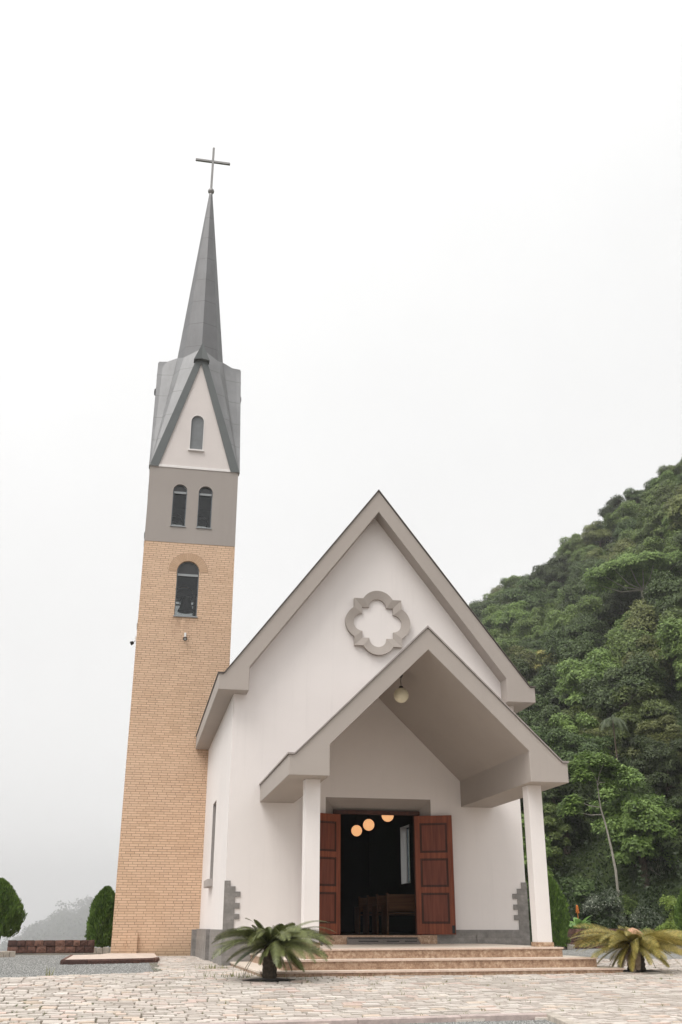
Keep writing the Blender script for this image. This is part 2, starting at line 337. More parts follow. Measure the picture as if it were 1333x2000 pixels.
# ------------------------------------------------------------------ mesh helpers
class MB:
    def __init__(s): s.v = []; s.f = []; s.mi = []; s.mats = []
    def add(s, vs, fs, mi=0):
        o = len(s.v); s.v += [tuple(x) for x in vs]; s.f += [tuple(i+o for i in f) for f in fs]; s.mi += [mi]*len(fs)
    def box(s, x0, x1, y0, y1, z0, z1, mi=0, M=None):
        vs = [Vector((x, y, z)) for z in (z0, z1) for y in (y0, y1) for x in (x0, x1)]
        if M: vs = [M @ v for v in vs]
        s.add(vs, [(0, 2, 3, 1), (4, 5, 7, 6), (0, 1, 5, 4), (2, 6, 7, 3), (0, 4, 6, 2), (1, 3, 7, 5)], mi)
    def slab(s, outer, holes, d0, d1, fmap=None, mi=0, mback=None, bevel=0):
        """polygon (u,v) with holes, extruded from d0 to d1; fmap(u,v,d)->xyz"""
        fmap = fmap or (lambda u, v, d: (u, d, v))
        loops = [outer]+list(holes)
        flat = [p for l in loops for p in l]
        tris = tessellate_polygon([[Vector((p[0], p[1], 0)) for p in l] for l in loops])
        n = len(flat)
        s.add([fmap(u, v, d0) for u, v in flat], [tuple(t) for t in tris], mi)
        s.add([fmap(u, v, d1) for u, v in flat], [tuple(reversed(t)) for t in tris], mi if mback is None else mback)
        for l in loops:
            k = len(l)
            s.add([fmap(u, v, d0) for u, v in l]+[fmap(u, v, d1) for u, v in l],
                  [(i, (i+1) % k, (i+1) % k+k, i+k) for i in range(k)], mi)
    def tube(s, pts, rads, seg=8, mi=0, cap=True):
        pts = [Vector(p) for p in pts]; rings = []
        up = Vector((.3, .2, 1)).normalized()
        vs = []
        for i, p in enumerate(pts):
            t = (pts[min(i+1, len(pts)-1)]-pts[max(i-1, 0)]).normalized()
            a = t.cross(Vector((0, 1, 0)) if abs(t.y) < .9 else Vector((1, 0, 0))).normalized(); b = t.cross(a)
            for j in range(seg):
                th = 2*math.pi*j/seg; vs.append(p+(a*math.cos(th)+b*math.sin(th))*rads[i])
        fs = [(i*seg+j, i*seg+(j+1) % seg, (i+1)*seg+(j+1) % seg, (i+1)*seg+j) for i in range(len(pts)-1) for j in range(seg)]
        if cap: fs += [tuple(range(seg)), tuple(range((len(pts)-1)*seg, len(pts)*seg))]
        s.add(vs, fs, mi)
    def lathe(s, prof, c=(0, 0, 0), seg=24, mi=0, M=None):
        vs = []; n = len(prof)
        for r, z in prof:
            for j in range(seg):
                th = 2*math.pi*j/seg; v = Vector((r*math.cos(th), r*math.sin(th), z))
                if M: v = M @ v
                vs.append(v+Vector(c))
        fs = [(i*seg+j, i*seg+(j+1) % seg, (i+1)*seg+(j+1) % seg, (i+1)*seg+j) for i in range(n-1) for j in range(seg)]
        s.add(vs, fs, mi)
    def build(s, name, mats, parent=None, bevel=0, smooth=False, recalc=True):
        me = bpy.data.meshes.new(name); me.from_pydata(s.v, [], s.f)
        mats = mats if isinstance(mats, (list, tuple)) else [mats]
        for m in mats: me.materials.append(m)
        me.polygons.foreach_set('material_index', s.mi)
        if recalc:
            bm = bmesh.new(); bm.from_mesh(me); bmesh.ops.remove_doubles(bm, verts=bm.verts, dist=1e-5)
            bmesh.ops.recalc_face_normals(bm, faces=bm.faces); bm.to_mesh(me); bm.free()
        if smooth:
            for p in me.polygons: p.use_smooth = True
        o = bpy.data.objects.new(name, me); COL.objects.link(o)
        if parent: o.parent = parent
        if bevel:
            b = o.modifiers.new('bevel', 'BEVEL'); b.width = bevel; b.segments = 2; b.limit_method = 'ANGLE'; b.angle_limit = R(40)
        return o
def tag(o, label=None, cat=None, group=None, kind=None):
    if label: o['label'] = label
    if cat: o['category'] = cat
    if group: o['group'] = group
    if kind: o['kind'] = kind
    return o
def empty(name, loc=(0, 0, 0), label=None, cat=None, group=None):
    o = bpy.data.objects.new(name, None); COL.objects.link(o); o.location = loc; o.empty_display_size = .3
    return tag(o, label, cat, group)
def quads(name, V, mat, parent=None):
    """V: (n,4,3) array of free quads -> one mesh"""
    n = len(V); me = bpy.data.meshes.new(name)
    me.vertices.add(n*4); me.vertices.foreach_set('co', V.astype(np.float32).reshape(-1))
    me.loops.add(n*4); me.loops.foreach_set('vertex_index', np.arange(n*4, dtype=np.int32))
    me.polygons.add(n); me.polygons.foreach_set('loop_start', np.arange(0, n*4, 4, dtype=np.int32))
    me.polygons.foreach_set('loop_total', np.full(n, 4, dtype=np.int32))
    me.update(calc_edges=True); me.validate()
    if mat: me.materials.append(mat)
    o = bpy.data.objects.new(name, me); COL.objects.link(o)
    if parent: o.parent = parent
    return o
def leaves(P, D, L, Wd, nrm=None):
    """leaf quads (rhombi) at P pointing along D; sizes L, Wd (arrays)"""
    n = len(P); D = D/np.linalg.norm(D, axis=1, keepdims=True)
    if nrm is not None:
        D = D-nrm*np.sum(D*nrm, axis=1, keepdims=True)*.85; D /= np.linalg.norm(D, axis=1, keepdims=True)+1e-9
    rnd = rng.normal(size=(n, 3)) if nrm is None else nrm; S = np.cross(D, rnd); S /= np.linalg.norm(S, axis=1, keepdims=True)+1e-9
    Nn = np.cross(D, S)
    L = np.broadcast_to(L, (n,))[:, None]; Wd = np.broadcast_to(Wd, (n,))[:, None]
    a = P; b = P+D*L*.45+S*Wd*.5+Nn*Wd*.12; c = P+D*L; d = P+D*L*.45-S*Wd*.5+Nn*Wd*.12
    return np.stack([a, b, c, d], 1)
def unit(n):
    v = rng.normal(size=(n, 3)); return v/np.linalg.norm(v, axis=1, keepdims=True)

# ------------------------------------------------------------------ terrain
def lerp_tab(tab, x):
    return float(np.interp(x, [t[0] for t in tab], [t[1] for t in tab]))
E_TAB = [(-40, -.3), (0, -.3), (4, -.1), (7, .03), (10, .11), (14, .20), (18.3, .278), (21.3, .307), (24.7, .338), (28.4, .384), (31.7, .425), (45, .48), (75, .40), (105, .2), (130, -.05)]
D_TAB = [(0, 230), (18, 205), (21, 190), (27, 165), (31.7, 150), (60, 150), (130, 150)]
F_TAB = [(0, 75), (10, 62), (18, 50), (30, 46), (60, 40), (130, 60)]
RIDGE = [(-90, -90), (-12, -60), (-7, -34), (-5.4, -15), (-4.6, -10), (-4, -3), (-2.8, 3), (-1.8, 6), (2, 18), (8, 40), (20, 60), (60, 60)]
def sstep(a, b, x):
    t = min(1, max(0, (x-a)/(b-a))); return t*t*(3-2*t)
def Gnd(x, y):
    if y > -4.9: return .04
    return max(-1.2, .04+.04*(y+4.9))
def H(x, y):
    dx, dy = x-CX, y-CY; D = math.hypot(dx, dy); az = math.degrees(math.atan2(dx, dy))
    base = Gnd(x, y)
    # plateau rim falling into the misty valley
    fall = 0
    rim = 37 + 8*sstep(2, 12, az) if az > -60 else 37+25*sstep(-60, -120, az)
    if D > rim: fall = -min(70, (D-rim)*.33)
    e_ = lerp_tab(E_TAB, az) if az > -40 else -.3
    z = base+fall
    if e_ > -.1 and D > 20:
        Dc = lerp_tab(D_TAB, az); D0 = lerp_tab(F_TAB, az); zc = e_*Dc+CZ
        k = sstep(-.1, .05, e_)
        if D < D0: hz = base
        elif D < Dc:
            t = (D-D0)/(Dc-D0); hz = base + (zc-base)*(t*.82+.18*t*t) + 1.2*math.sin(x*.13+1)*math.sin(y*.11)*t*(1-t)*3
        else: hz = zc-(D-Dc)*.35
        hz = max(hz, -60); z = z*(1-k)+hz*k if D > rim or D > D0 else base
        z = max(z, base+fall)
    if D > 700:
        rz = (lerp_tab(RIDGE, az)+2.5*math.sin(az*5.1)+1.5*math.sin(az*13))*2.4
        t = sstep(1300, 2200, D)-.8*sstep(2200, 3400, D)
        z = max(z, -70+(rz+70)*t)
    return z
def axis_pts(c, near, n_near, far, k):
    a = [c+near*i for i in range(-n_near, n_near+1)]
    s = near; x = a[-1]; y = a[0]
    while x < far: s *= k; x += s; a.append(x)
    s = near
    while y > -far: s *= k; y -= s; a.insert(0, y)
    return a
xs = axis_pts(0, 1.6, 20, 4200, 1.055); ys = axis_pts(8, 1.6, 22, 4200, 1.055)
mb = MB(); nx, ny = len(xs), len(ys)
mb.v = [(x, y, H(x, y)-.045) for y in ys for x in xs]
mb.f = [(j*nx+i, j*nx+i+1, (j+1)*nx+i+1, (j+1)*nx+i) for j in range(ny-1) for i in range(nx-1)]; mb.mi = [0]*len(mb.f)
tag(mb.build('ground', SOIL, smooth=True, recalc=False), 'earth and grass sheet running up the hillside and down into the valley', 'ground', kind='structure')

# ------------------------------------------------------------------ paving and gravel
KERBLINE = [(-9.5, -12.4), (-7, -11.3), (-5.2, -10.62), (-4.28, -10.38), (-3.77, -10.29), (-2.61, -10.16), (-1.48, -10.04), (-.5, -9.98)]
def kerb_y(x):
    return float(np.interp(x, [p[0] for p in KERBLINE], [p[1] for p in KERBLINE]))
LEFTG = [(-30, -5.4), (-9, -4.75), (-6.77, -4.45), (-5.72, -3.63), (-4.37, -2.84), (-4.27, 3.2), (-4.27, 7.35), (-5.5, 7.35), (-5.6, 9.8), (-30, 9.4)]
RIGHTG = [(3.45, 3.0), (5.5, 2.7), (7.4, 1.7), (11, 1.0), (16, .6), (28, .2), (28, 14.8), (3.45, 14.8)]
def inpoly(x, y, P):
    r = False; j = len(P)-1
    for i in range(len(P)):
        if (P[i][1] > y) != (P[j][1] > y) and x < (P[j][0]-P[i][0])*(y-P[i][1])/(P[j][1]-P[i][1])+P[i][0]: r = not r
        j = i
    return r
def paved(x, y):
    if inpoly(x, y, LEFTG) or inpoly(x, y, RIGHTG): return False
    if x < -.5 and y < kerb_y(x): return False
    if -3.15 < x < 3.15 and y > .0: return False
    if -2.55 < x < 2.55 and y > -4.6: return False
    if y > 7.4 and x < 3.2: return False
    return True
mb = MB()
y = -12.5; row = 0
while y < 7.3:
    dep = random.uniform(.13, .185)
    x = -11.5+random.uniform(0, .2)
    while x < 13.5:
        wd = random.uniform(.12, .27)
        ang = .07*math.sin(x*.6)+.05
        wx = x+wd/2; wy = y+dep/2+.22*math.sin(wx*.55+.4)+.08*math.sin(wx*1.7+y)
        if paved(wx, wy) and not (4 < y and x > 4):
            g = random.uniform(.003, .011); hx, hy = wd/2-g, dep/2-g
            z0 = Gnd(wx, wy)+.004*max(-3, min(4, wx))+random.uniform(-.005, .006)
            ca, sa = math.cos(ang+random.uniform(-.06, .06)), 0; sa = math.sin(math.acos(min(1, ca)))*random.choice((-1, 1))*.6
            tx, ty = random.uniform(-.04, .04), random.uniform(-.04, .04)
            top = []; bot = []
            for sx, sy in ((-1, -1), (1, -1), (1, 1), (-1, 1)):
                px_ = sx*hx*random.uniform(.86, 1.0); py_ = sy*hy*random.uniform(.82, 1.0)
                X = wx+px_*ca-py_*sa; Y = wy+px_*sa+py_*ca
                top.append((X, Y, z0+tx*px_+ty*py_)); bot.append((wx+(X-wx)*1.07, wy+(Y-wy)*1.07, z0-.05))
            mb.add(top+bot, [(0, 1, 2, 3), (4, 5, 1, 0), (5, 6, 2, 1), (6, 7, 3, 2), (7, 4, 0, 3)])
        x += wd
    y += dep
tag(mb.build('cobblestone_paving', COBBLE, recalc=False), 'pale irregular stone setts laid over the forecourt', 'paving', kind='structure')
JM = Mat('joint_sand'); v_ = JM.coord(); JM.col(JM.mix(JM.ramp(JM.noise(v_, 1.1, 5, .7), [(.5, (0, 0, 0)), (.62, (1, 1, 1))]), JM.mix(JM.noise(v_, 14, 4), (.09, .075, .055), (.20, .17, .13)), (.075, .095, .03))).set(.95)
JOINT = JM.m
mb = MB(); gx = np.arange(-12, 14.1, .5)
for i in range(len(gx)-1):
    for yy in np.arange(-13, 7.3, .5):
        a, b = gx[i], gx[i+1]
        if inpoly(a+.25, yy+.25, LEFTG) and inpoly(a-.3, yy+.3, LEFTG): continue
        if inpoly(a+.25, yy+.25, RIGHTG): continue
        f = lambda x, y: Gnd(x, y)+.004*max(-3, min(4, x))-(.10 if x < -.3 and y < kerb_y(x)+.12 else .016)
        mb.add([(a, yy, f(a, yy)), (b, yy, f(b, yy)), (b, yy+.5, f(b, yy+.5)), (a, yy+.5, f(a, yy+.5))], [(0, 1, 2, 3)])
tag(mb.build('paving_bed', JOINT, recalc=True), 'sand bed showing in the joints between the setts', 'paving bed', kind='structure')
def gravel_sheet(name, poly, dz, label):
    mb = MB(); tris = tessellate_polygon([[Vector((p[0], p[1], 0)) for p in poly]])
    mb.add([(p[0], p[1], Gnd(*p)+dz) for p in poly], [tuple(t) for t in tris])
    o = mb.build(name, GRAVEL); tag(o, label, 'gravel', kind='structure')
gravel_sheet('gravel_yard', LEFTG, -.035, 'grey gravel yard left of the tower')
gravel_sheet('gravel_path', RIGHTG, -.004, 'light grey gravel strip right of the chapel')
poly = [(p[0], p[1]-.03) for p in KERBLINE]+[(-.5, -13.5), (-9.5, -15)]
gravel_sheet('gravel_bed', poly, -.03+.0, 'grey gravel bed in front of the curved kerb')
# loose pebbles give the gravel its grain
def pebbles(name, pts, r0, r1, label):
    mb = MB()
    for x, y, z in pts:
        r = random.uniform(r0, r1); a = random.uniform(0, 6.28); rx, ry, rz = r, r*random.uniform(.6, 1), r*random.uniform(.5, .8)
        vs = [(x+rx*math.cos(a+k*2.094), y+ry*math.sin(a+k*2.094), z-.2*rz) for k in range(3)]+[(x, y, z+rz)]
        mb.add(vs, [(0, 1, 3), (1, 2, 3), (2, 0, 3)])
    m = Mat(name+'_stone'); m.col(m.ramp(isl(m), [(0, (.14, .14, .135)), (.5, (.25, .25, .24)), (1, (.44, .44, .42))])).set(.9)
    tag(mb.build(name, m.m, recalc=False), label, 'gravel', kind='stuff')
pts = []
for _ in range(42000):
    x = random.uniform(-5.2, -.55); yk = kerb_y(x); y = yk-.06-random.random()**1.3*1.9
    pts.append((x, y, Gnd(x, y)-.028))
pebbles('loose_pebbles', pts, .008, .018, 'grey loose pebbles in the bed before the kerb')
pts = []
while len(pts) < 45000:
    x = random.uniform(-9, -4.2); y = random.uniform(-4.6, 9)
    if inpoly(x, y, LEFTG): pts.append((x, y, .007))
pebbles('loose_gravel', pts, .008, .017, 'grey loose stones over the yard left of the tower')

# kerbs
def kerb(name, line, wid, h, label, mat, seg=.7, top=.03, side=1):
    root = empty(name, (line[0][0], line[0][1], 0), label, 'kerb')
    mb = MB(); L = [Vector((p[0], p[1], 0)) for p in line]
    for a, b in zip(L, L[1:]):
        d = (b-a); n = max(1, round(d.length/seg)); d1 = d.normalized(); nn = Vector((-d1.y, d1.x, 0))*side
        for i in range(n):
            p = a+d*(i/n)+d1*.004; q = a+d*((i+1)/n)-d1*.004; jz = random.uniform(-.006, .006)
            vs = []
            for P in (p, q):
                g = Gnd(P.x, P.y)
                for off, z in ((0, g-h), (0, g+top-.012+jz), (.015, g+top+jz), (wid, g+top+jz), (wid, g-h)):
                    vs.append(P+nn*off+Vector((0, 0, z))-root.location*1)
            mb.add(vs, [(0, 5, 6, 1), (1, 6, 7, 2), (2, 7, 8, 3), (3, 8, 9, 4), (0, 1, 2, 3, 4), (9, 8, 7, 6, 5)])
    mb.build('kerb_stones', mat, root)
    return root
kerb('garden_kerb', KERBLINE, .11, .12, 'long curved pinkish kerb edging the gravel bed in the foreground', KERB, .8, .03, 1)
mb = MB(); g = Gnd(-.5, -10.5)
vs = []
for (x, y) in ((-.50, -9.90), (-.38, -9.90), (-.62, -11.9), (-.74, -11.9)):
    vs.append((x, y, Gnd(x, y)-.12)); vs.append((x, y, Gnd(x, y)+.032))
mb.add(vs, [(1, 3, 5, 7), (0, 1, 3, 2), (2, 3, 5, 4), (4, 5, 7, 6), (6, 7, 1, 0)])
tag(mb.build('end_kerb', EDGESTONE, bevel=.01), 'short pale kerb closing the right end of the foreground gravel bed', 'kerb')
# apron of the tower
isle = [(-6.24, 1.6), (-5.3, 2.0), (-4.40, 2.62), (-4.29, 3.3), (-4.28, 7.38), (-5.42, 7.38), (-5.6, 6.4), (-6.26, 5.6)]
mb = MB(); tris = tessellate_polygon([[Vector((p[0], p[1], 0)) for p in isle]])
mb.add([(p[0], p[1], .092) for p in isle], [tuple(t) for t in tris])
root = empty('tower_apron', (0, 0, 0), 'low paved apron with dark red kerb at the foot of the brick tower', 'apron')
ap = mb.build('apron_paving', simple('apron_stone', (.56, .46, .39), .85, 0, .22, 3.5, .4), root)
mb = MB()
for a, b in zip([isle[-1], isle[0], isle[1], isle[2]], [isle[0], isle[1], isle[2], isle[3]]):
    a, b = Vector((*a, 0)), Vector((*b, 0)); d = b-a; n = max(1, round(d.length/.45)); d1 = d.normalized(); nn = Vector((d1.y, -d1.x, 0))
    for i in range(n):
        p = a+d*(i/n); q = a+d*((i+1)/n)-d1*.01; vs = []
        for P in (p, q):
            o_ = random.uniform(-.01, .01)
            for off, z in ((.045+o_, -.06), (.05+o_, .07), (.03, .098), (-.03, .102), (-.03, -.06)): vs.append(P+nn*off+Vector((0, 0, z)))
        mb.add(vs, [(0, 5, 6, 1), (1, 6, 7, 2), (2, 7, 8, 3), (3, 8, 9, 4), (0, 1, 2, 3, 4), (9, 8, 7, 6, 5)])
mb.build('kerb_stones', REDST, root)

# ------------------------------------------------------------------ chapel
W_ = 3.15
chapel = empty('chapel', (0, 0, 0), 'white plastered gabled chapel with taupe trim and an open porch on two square columns', 'chapel')
def arch(cx, w, z0, z1, n=14):
    r = w/2; pts = [(cx-r, z0), (cx+r, z0)]
    for i in range(n+1):
        t = math.pi*i/n; pts.append((cx+r*math.cos(t), z1-r+r*math.sin(t)))
    return pts
# facade with the splayed door opening
fac = [(-W_, -.1), (W_, -.1), (W_, 4.75), (3.11, 4.9), (3.15, 5.45), (2.95, 6.0), (0, 9.88), (-2.95, 6.0), (-3.15, 5.45), (-3.11, 4.9), (-W_, 4.75)]
mb = MB(); DO, DI = 1.134, .912
hole_o = [(-DO, .40), (DO, .40), (DO, 3.233), (-DO, 3.233)]
flat = fac+hole_o
mb.slab(fac, [hole_o], 0, .06, mback=1)
hole_i = [(-DI, .40), (DI, .40), (DI, 3.004), (-DI, 3.004)]
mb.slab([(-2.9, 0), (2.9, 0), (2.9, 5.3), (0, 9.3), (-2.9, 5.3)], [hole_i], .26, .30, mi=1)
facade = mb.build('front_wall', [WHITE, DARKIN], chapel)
mb = MB()
o4 = [(-DO, 0, .40), (-DO, 0, 3.233), (DO, 0, 3.233), (DO, 0, .40)]; i4 = [(-DI, .262, .40), (-DI, .262, 3.004), (DI, .262, 3.004), (DI, .262, .40)]
o4 = [(x, .002, z) for x, y, z in o4]
mb.add(o4+i4, [(0, 1, 5, 4), (1, 2, 6, 5), (2, 3, 7, 6)])
mb.build('door_reveal', plaster('reveal_plaster', (.33, .29, .265)), chapel)
def yz(xsign, x0):
    return lambda u, v, d: (x0+d*xsign, u, v)
def rect(u0, u1, v0, v1): return [(u0, v0), (u1, v0), (u1, v1), (u0, v1)]
LEN = 14.0
mb = MB(); mb.slab(rect(.06, LEN, -.1, 5.31), [rect(3.47, 4.52, 1.70, 3.52), rect(11.2, 12.2, 1.70, 3.52)], 0, .25, yz(1, -W_), mback=1)
mb.build('left_wall', [WHITE, DARKIN], chapel)
mb = MB(); mb.slab(rect(.06, LEN, -.1, 5.31), [rect(3.47, 4.52, 1.9, 3.52), rect(8.5, 9.55, 1.9, 3.52)], 0, .25, yz(-1, W_), mback=1)
mb.build('right_wall', [WHITE, DARKIN], chapel)
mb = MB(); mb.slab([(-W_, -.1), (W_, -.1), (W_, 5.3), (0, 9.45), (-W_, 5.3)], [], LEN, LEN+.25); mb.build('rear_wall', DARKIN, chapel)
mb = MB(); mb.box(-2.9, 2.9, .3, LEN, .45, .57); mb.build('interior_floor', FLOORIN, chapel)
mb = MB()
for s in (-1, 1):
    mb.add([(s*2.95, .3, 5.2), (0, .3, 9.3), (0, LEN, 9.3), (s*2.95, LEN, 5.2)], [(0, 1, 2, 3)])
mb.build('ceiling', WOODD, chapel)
# windows in the side walls
def side_window(x, sgn, y0, y1, z0, z1, parent, pd=.20):
    mb = MB()
    X0, X1 = (x+pd*sgn, x+(pd+.04)*sgn)
    xa, xb = min(X0, X1), max(X0, X1)
    mb.box(xa, xb, y0+.01, y0+.05, z0+.01, z1-.01); mb.box(xa, xb, y1-.05, y1-.01, z0+.01, z1-.01)
    mb.box(xa, xb, y0+.05, y1-.05, z0+.01, z0+.05); mb.box(xa, xb, y0+.05, y1-.05, z1-.05, z1-.01)
    wd = mb.build('window', FRAMEM, parent)
    mb = MB(); mb.box(xa+.012, xb-.012, y0+.05, y1-.05, z0+.05, z1-.05); mb.build('pane', FROST, wd)
    mb = MB()
    if sgn > 0: mb.box(x-.13, x+.18, y0-.07, y1+.07, z0-.16, z0+.004)
    else: mb.box(x-.18, x+.13, y0-.07, y1+.07, z0-.16, z0+.004)
    mb.build('sill', SILLM, wd, bevel=.008)
    # grey painted reveal lining
    mb = MB(); a, b = (x+.004*sgn, x+pd*sgn) if pd > .1 else (x+(pd+.04)*sgn, x+.262*sgn)
    a, b = min(a, b), max(a, b)
    mb.box(a, b, y0+.002, y0+.012, z0, z1); mb.box(a, b, y1-.012, y1-.002, z0, z1); mb.box(a, b, y0+.012, y1-.012, z1-.012, z1-.002)
    mb.box(a, b, y0+.012, y1-.012, z0+.005, z0+.012); mb.build('reveal', SILLM if pd > .1 else WHITE, wd)
side_window(-W_, 1, 3.47, 4.52, 1.74, 3.52, chapel); side_window(-W_, 1, 11.2, 12.2, 1.74, 3.52, chapel)
for a in (3.47, 8.5):
    side_window(W_, -1, a, a+1.05, 1.90, 3.52, chapel, .02)

# roofs
def verge(E, zt, zb, Ei, zi, Ek, za, zai):
    return [(-E, zb), (-Ei, zb), (-Ei, zi), (0, zai), (Ei, zi), (Ei, zb), (E, zb), (E, zt), (Ek, zt), (0, za), (-Ek, zt), (-E, zt)]
V1 = verge(3.511, 5.66, 5.318, 2.863, 5.83, 3.40, 10.147, 9.617)
mb = MB(); mb.slab(V1, [], -.404, LEN+.4); mb.build('main_roof', TAUPE, chapel, bevel=.012)
def flashing(E, zt, Ek, za, y0, y1, t=.024, o=.022):
    p = [(-E-o, zt), (-Ek, zt), (0, za), (Ek, zt), (E+o, zt)]
    up = [(x, z+t*(1.35 if i in (2,) else 1)) for i, (x, z) in enumerate(p)]
    return p+up[::-1]
mb = MB(); mb.slab(flashing(3.511, 5.662, 3.40, 10.149, 0, 0), [], -.404-.03, LEN+.42); mb.build('roof_flashing', DARKTRIM, chapel)
PY = 4.133
V2 = verge(2.513, 3.437, 3.094, 1.806, 3.629, 2.419, 5.799, 5.389)
mb = MB(); mb.slab(V2, [], -PY, -.001); porch_roof = mb.build('porch_roof', TAUPE, chapel, bevel=.010)
mb = MB(); mb.slab(flashing(2.513, 3.439, 2.419, 5.801, 0, 0, .028, .026), [], -PY-.028, -.002); mb.build('flashing', LTRIM, porch_roof)
for s in (-1, 1):
    mb = MB(); a, b = sorted((s*1.895, s*2.156)); mb.box(a, b, -3.711, -3.444, .485, 3.094)
    c = mb.build('column', WHITE, chapel, bevel=.006)
    mb = MB(); mb.box(a-.018, b+.018, -3.729, -3.426, .40, .487); mb.build('plinth', RISER, c, bevel=.006)
# quatrefoil
mb = MB(); cx0, cz0 = .022, 7.052
def ring(rl, h, n, a0):
    pts = []
    for q in range(4):
        base = math.pi/2-q*math.pi/2
        c = (h*math.cos(base), h*math.sin(base)) if True else 0
        ux, uz = math.cos(base), math.sin(base); vx, vz = math.sin(base), -math.cos(base)
        for i in range(n+1):
            t = math.pi/2-a0-(math.pi-2*a0)*i/n      # from + side to - side
            along = math.cos(t); side = -math.sin(t)
            pts.append((ux*(.355+rl*along)+vx*rl*side*1, uz*(.355+rl*along)+vz*rl*side*1))
        pts.append((ux*h+vx*h, uz*h+vz*h))
    return pts
n = 16
inner = ring(.2, .355, n, 0.0); outer = ring(.39, .545, n, math.asin(.19/.39))
K = len(inner)
prof = [(outer, -.004), (outer, -.105), (inner, -.055), (inner, -.004)]
vs = []
for lp, yy in prof: vs += [(cx0+a, yy, cz0+b) for a, b in lp]
fs = [(r*K+i, r*K+(i+1) % K, (r+1)*K+(i+1) % K, (r+1)*K+i) for r in range(3) for i in range(K)]
mb.add(vs, fs); mb.build('quatrefoil', TAUPE, chapel)
# soapstone base and quoins on the facade
QL = [(-3.168, -.05), (-1.136, -.05), (-1.136, .672), (-2.95, .672), (-2.95, .859), (-2.85, .859), (-2.85, .957), (-2.949, .957), (-2.949, 1.056), (-2.851, 1.056), (-2.851, 1.16), (-2.948, 1.16),
      (-2.948, 1.269), (-2.843, 1.269), (-2.843, 1.369), (-2.946, 1.369), (-2.946, 1.468), (-3.048, 1.468), (-3.048, 1.573), (-3.168, 1.573)]
mb = MB(); mb.slab(QL, [], -.02, -.001); mb.build('stone_base', SLATE, chapel)
mb = MB(); mb.slab([(-x, z+.02 if z > 1.5 else z) for x, z in QL], [], -.02, -.001)
rb = mb.build('stone_base', SLATE, chapel)
mb = MB(); mb.box(2.02, 2.25, -.045, -.02, .42, .58); mb.build('stone_panel', SLATE, rb)
mb = MB()
mb.box(-3.168, -3.15, -.0008, 3.40, -.05, .672); mb.box(-3.25, -3.15, 3.40, 7.0, -.05, .675); mb.box(-3.35, -3.15, 7.0, 7.40, -.05, .66)
zc = .672                                               # ragged mortar line up the corner
mb.build('stone_base', SLATE, chapel, bevel=.004)
mb = MB(); mb.box(3.15, 3.168, -.0008, LEN, -.05, .672); mb.build('stone_base', SLATE, chapel)
# door
mb = MB()
mb.box(-DI, -.80, .17, .27, .57, 2.92); mb.box(.80, DI, .17, .27, .57, 2.92); mb.box(-DI-.02, DI+.02, .165, .272, 2.92, 3.0)
frame = mb.build('door_frame', WOODD, chapel, bevel=.006)
def leaf(s, handle):
    L, T, Z0, Z1 = .79, .045, .585, 2.90
    root = bpy.data.objects.new('door_leaf', None); COL.objects.link(root); root.parent = chapel
    root.location = (s*.805, .118, 0); ang = math.atan2(-.33, .72)
    root.rotation_euler = (0, 0, ang if s > 0 else math.pi-ang)
    mb = MB()
    st = .105
    def B(x0, x1, z0, z1, y0=-T/2, y1=T/2): mb.box(x0, x1, y0, y1, z0, z1)
    B(0, st, Z0, Z1); B(L-st, L, Z0, Z1)
    rails = [(Z0, Z0+.20), (Z0+.79, Z0+.90), (Z0+1.46, Z0+1.57), (Z1-.15, Z1)]
    for a, b in rails: B(st, L-st, a, b, -T/2+.002, T/2-.002)
    fr = mb.build('stiles_and_rails', WOODV, root)
    mb = MB()
    for (a, b), (c, d) in zip(rails, rails[1:]):
        mb.box(st, L-st, -.008, .008, b, c)
        mb.box(st+.045, L-st-.045, -.017, .017, b+.045, c-.045)
        for yy in (-1, 1):  # dark wood strips draw the shadow in the gaps round each panel
            ya, yb = sorted((yy*.0225, yy*.009))
            for X0, X1, Z_0, Z_1 in ((st, L-st, b, b+.012), (st, L-st, c-.012, c), (st, st+.012, b+.012, c-.012), (L-st-.012, L-st, b+.012, c-.012)): mb.box(X0, X1, ya, yb, Z_0, Z_1, 1)
            ya, yb = sorted((yy*.0115, yy*.009))
            mb.box(st+.012, L-st-.012, ya, yb, b+.012, b+.045, 1); mb.box(st+.012, L-st-.012, ya, yb, c-.045, c-.012, 1)
            mb.box(st+.012, st+.045, ya, yb, b+.045, c-.045, 1); mb.box(L-st-.045, L-st-.012, ya, yb, b+.045, c-.045, 1)
    mb.build('door_panel', [WOODP, WOODD], root)
    yf = -T/2 if s > 0 else T/2
    if handle:
        mb = MB(); a, b = sorted((yf-.05, yf-.02)); mb.box(L-.085, L-.05, a, b, 1.15, 2.33)
        for z in (1.25, 2.22): mb.box(L-.08, L-.055, a, yf, z, z+.04)
        mb.build('pull_handle', WOODV, root, bevel=.006)
        mb = MB(); mb.box(L-.07, L-.01, yf-.012, yf, Z0+.02, Z0+.17); mb.build('latch_plate', IRON, root, bevel=.003)
    return root
leaf(1, True); leaf(-1, False)
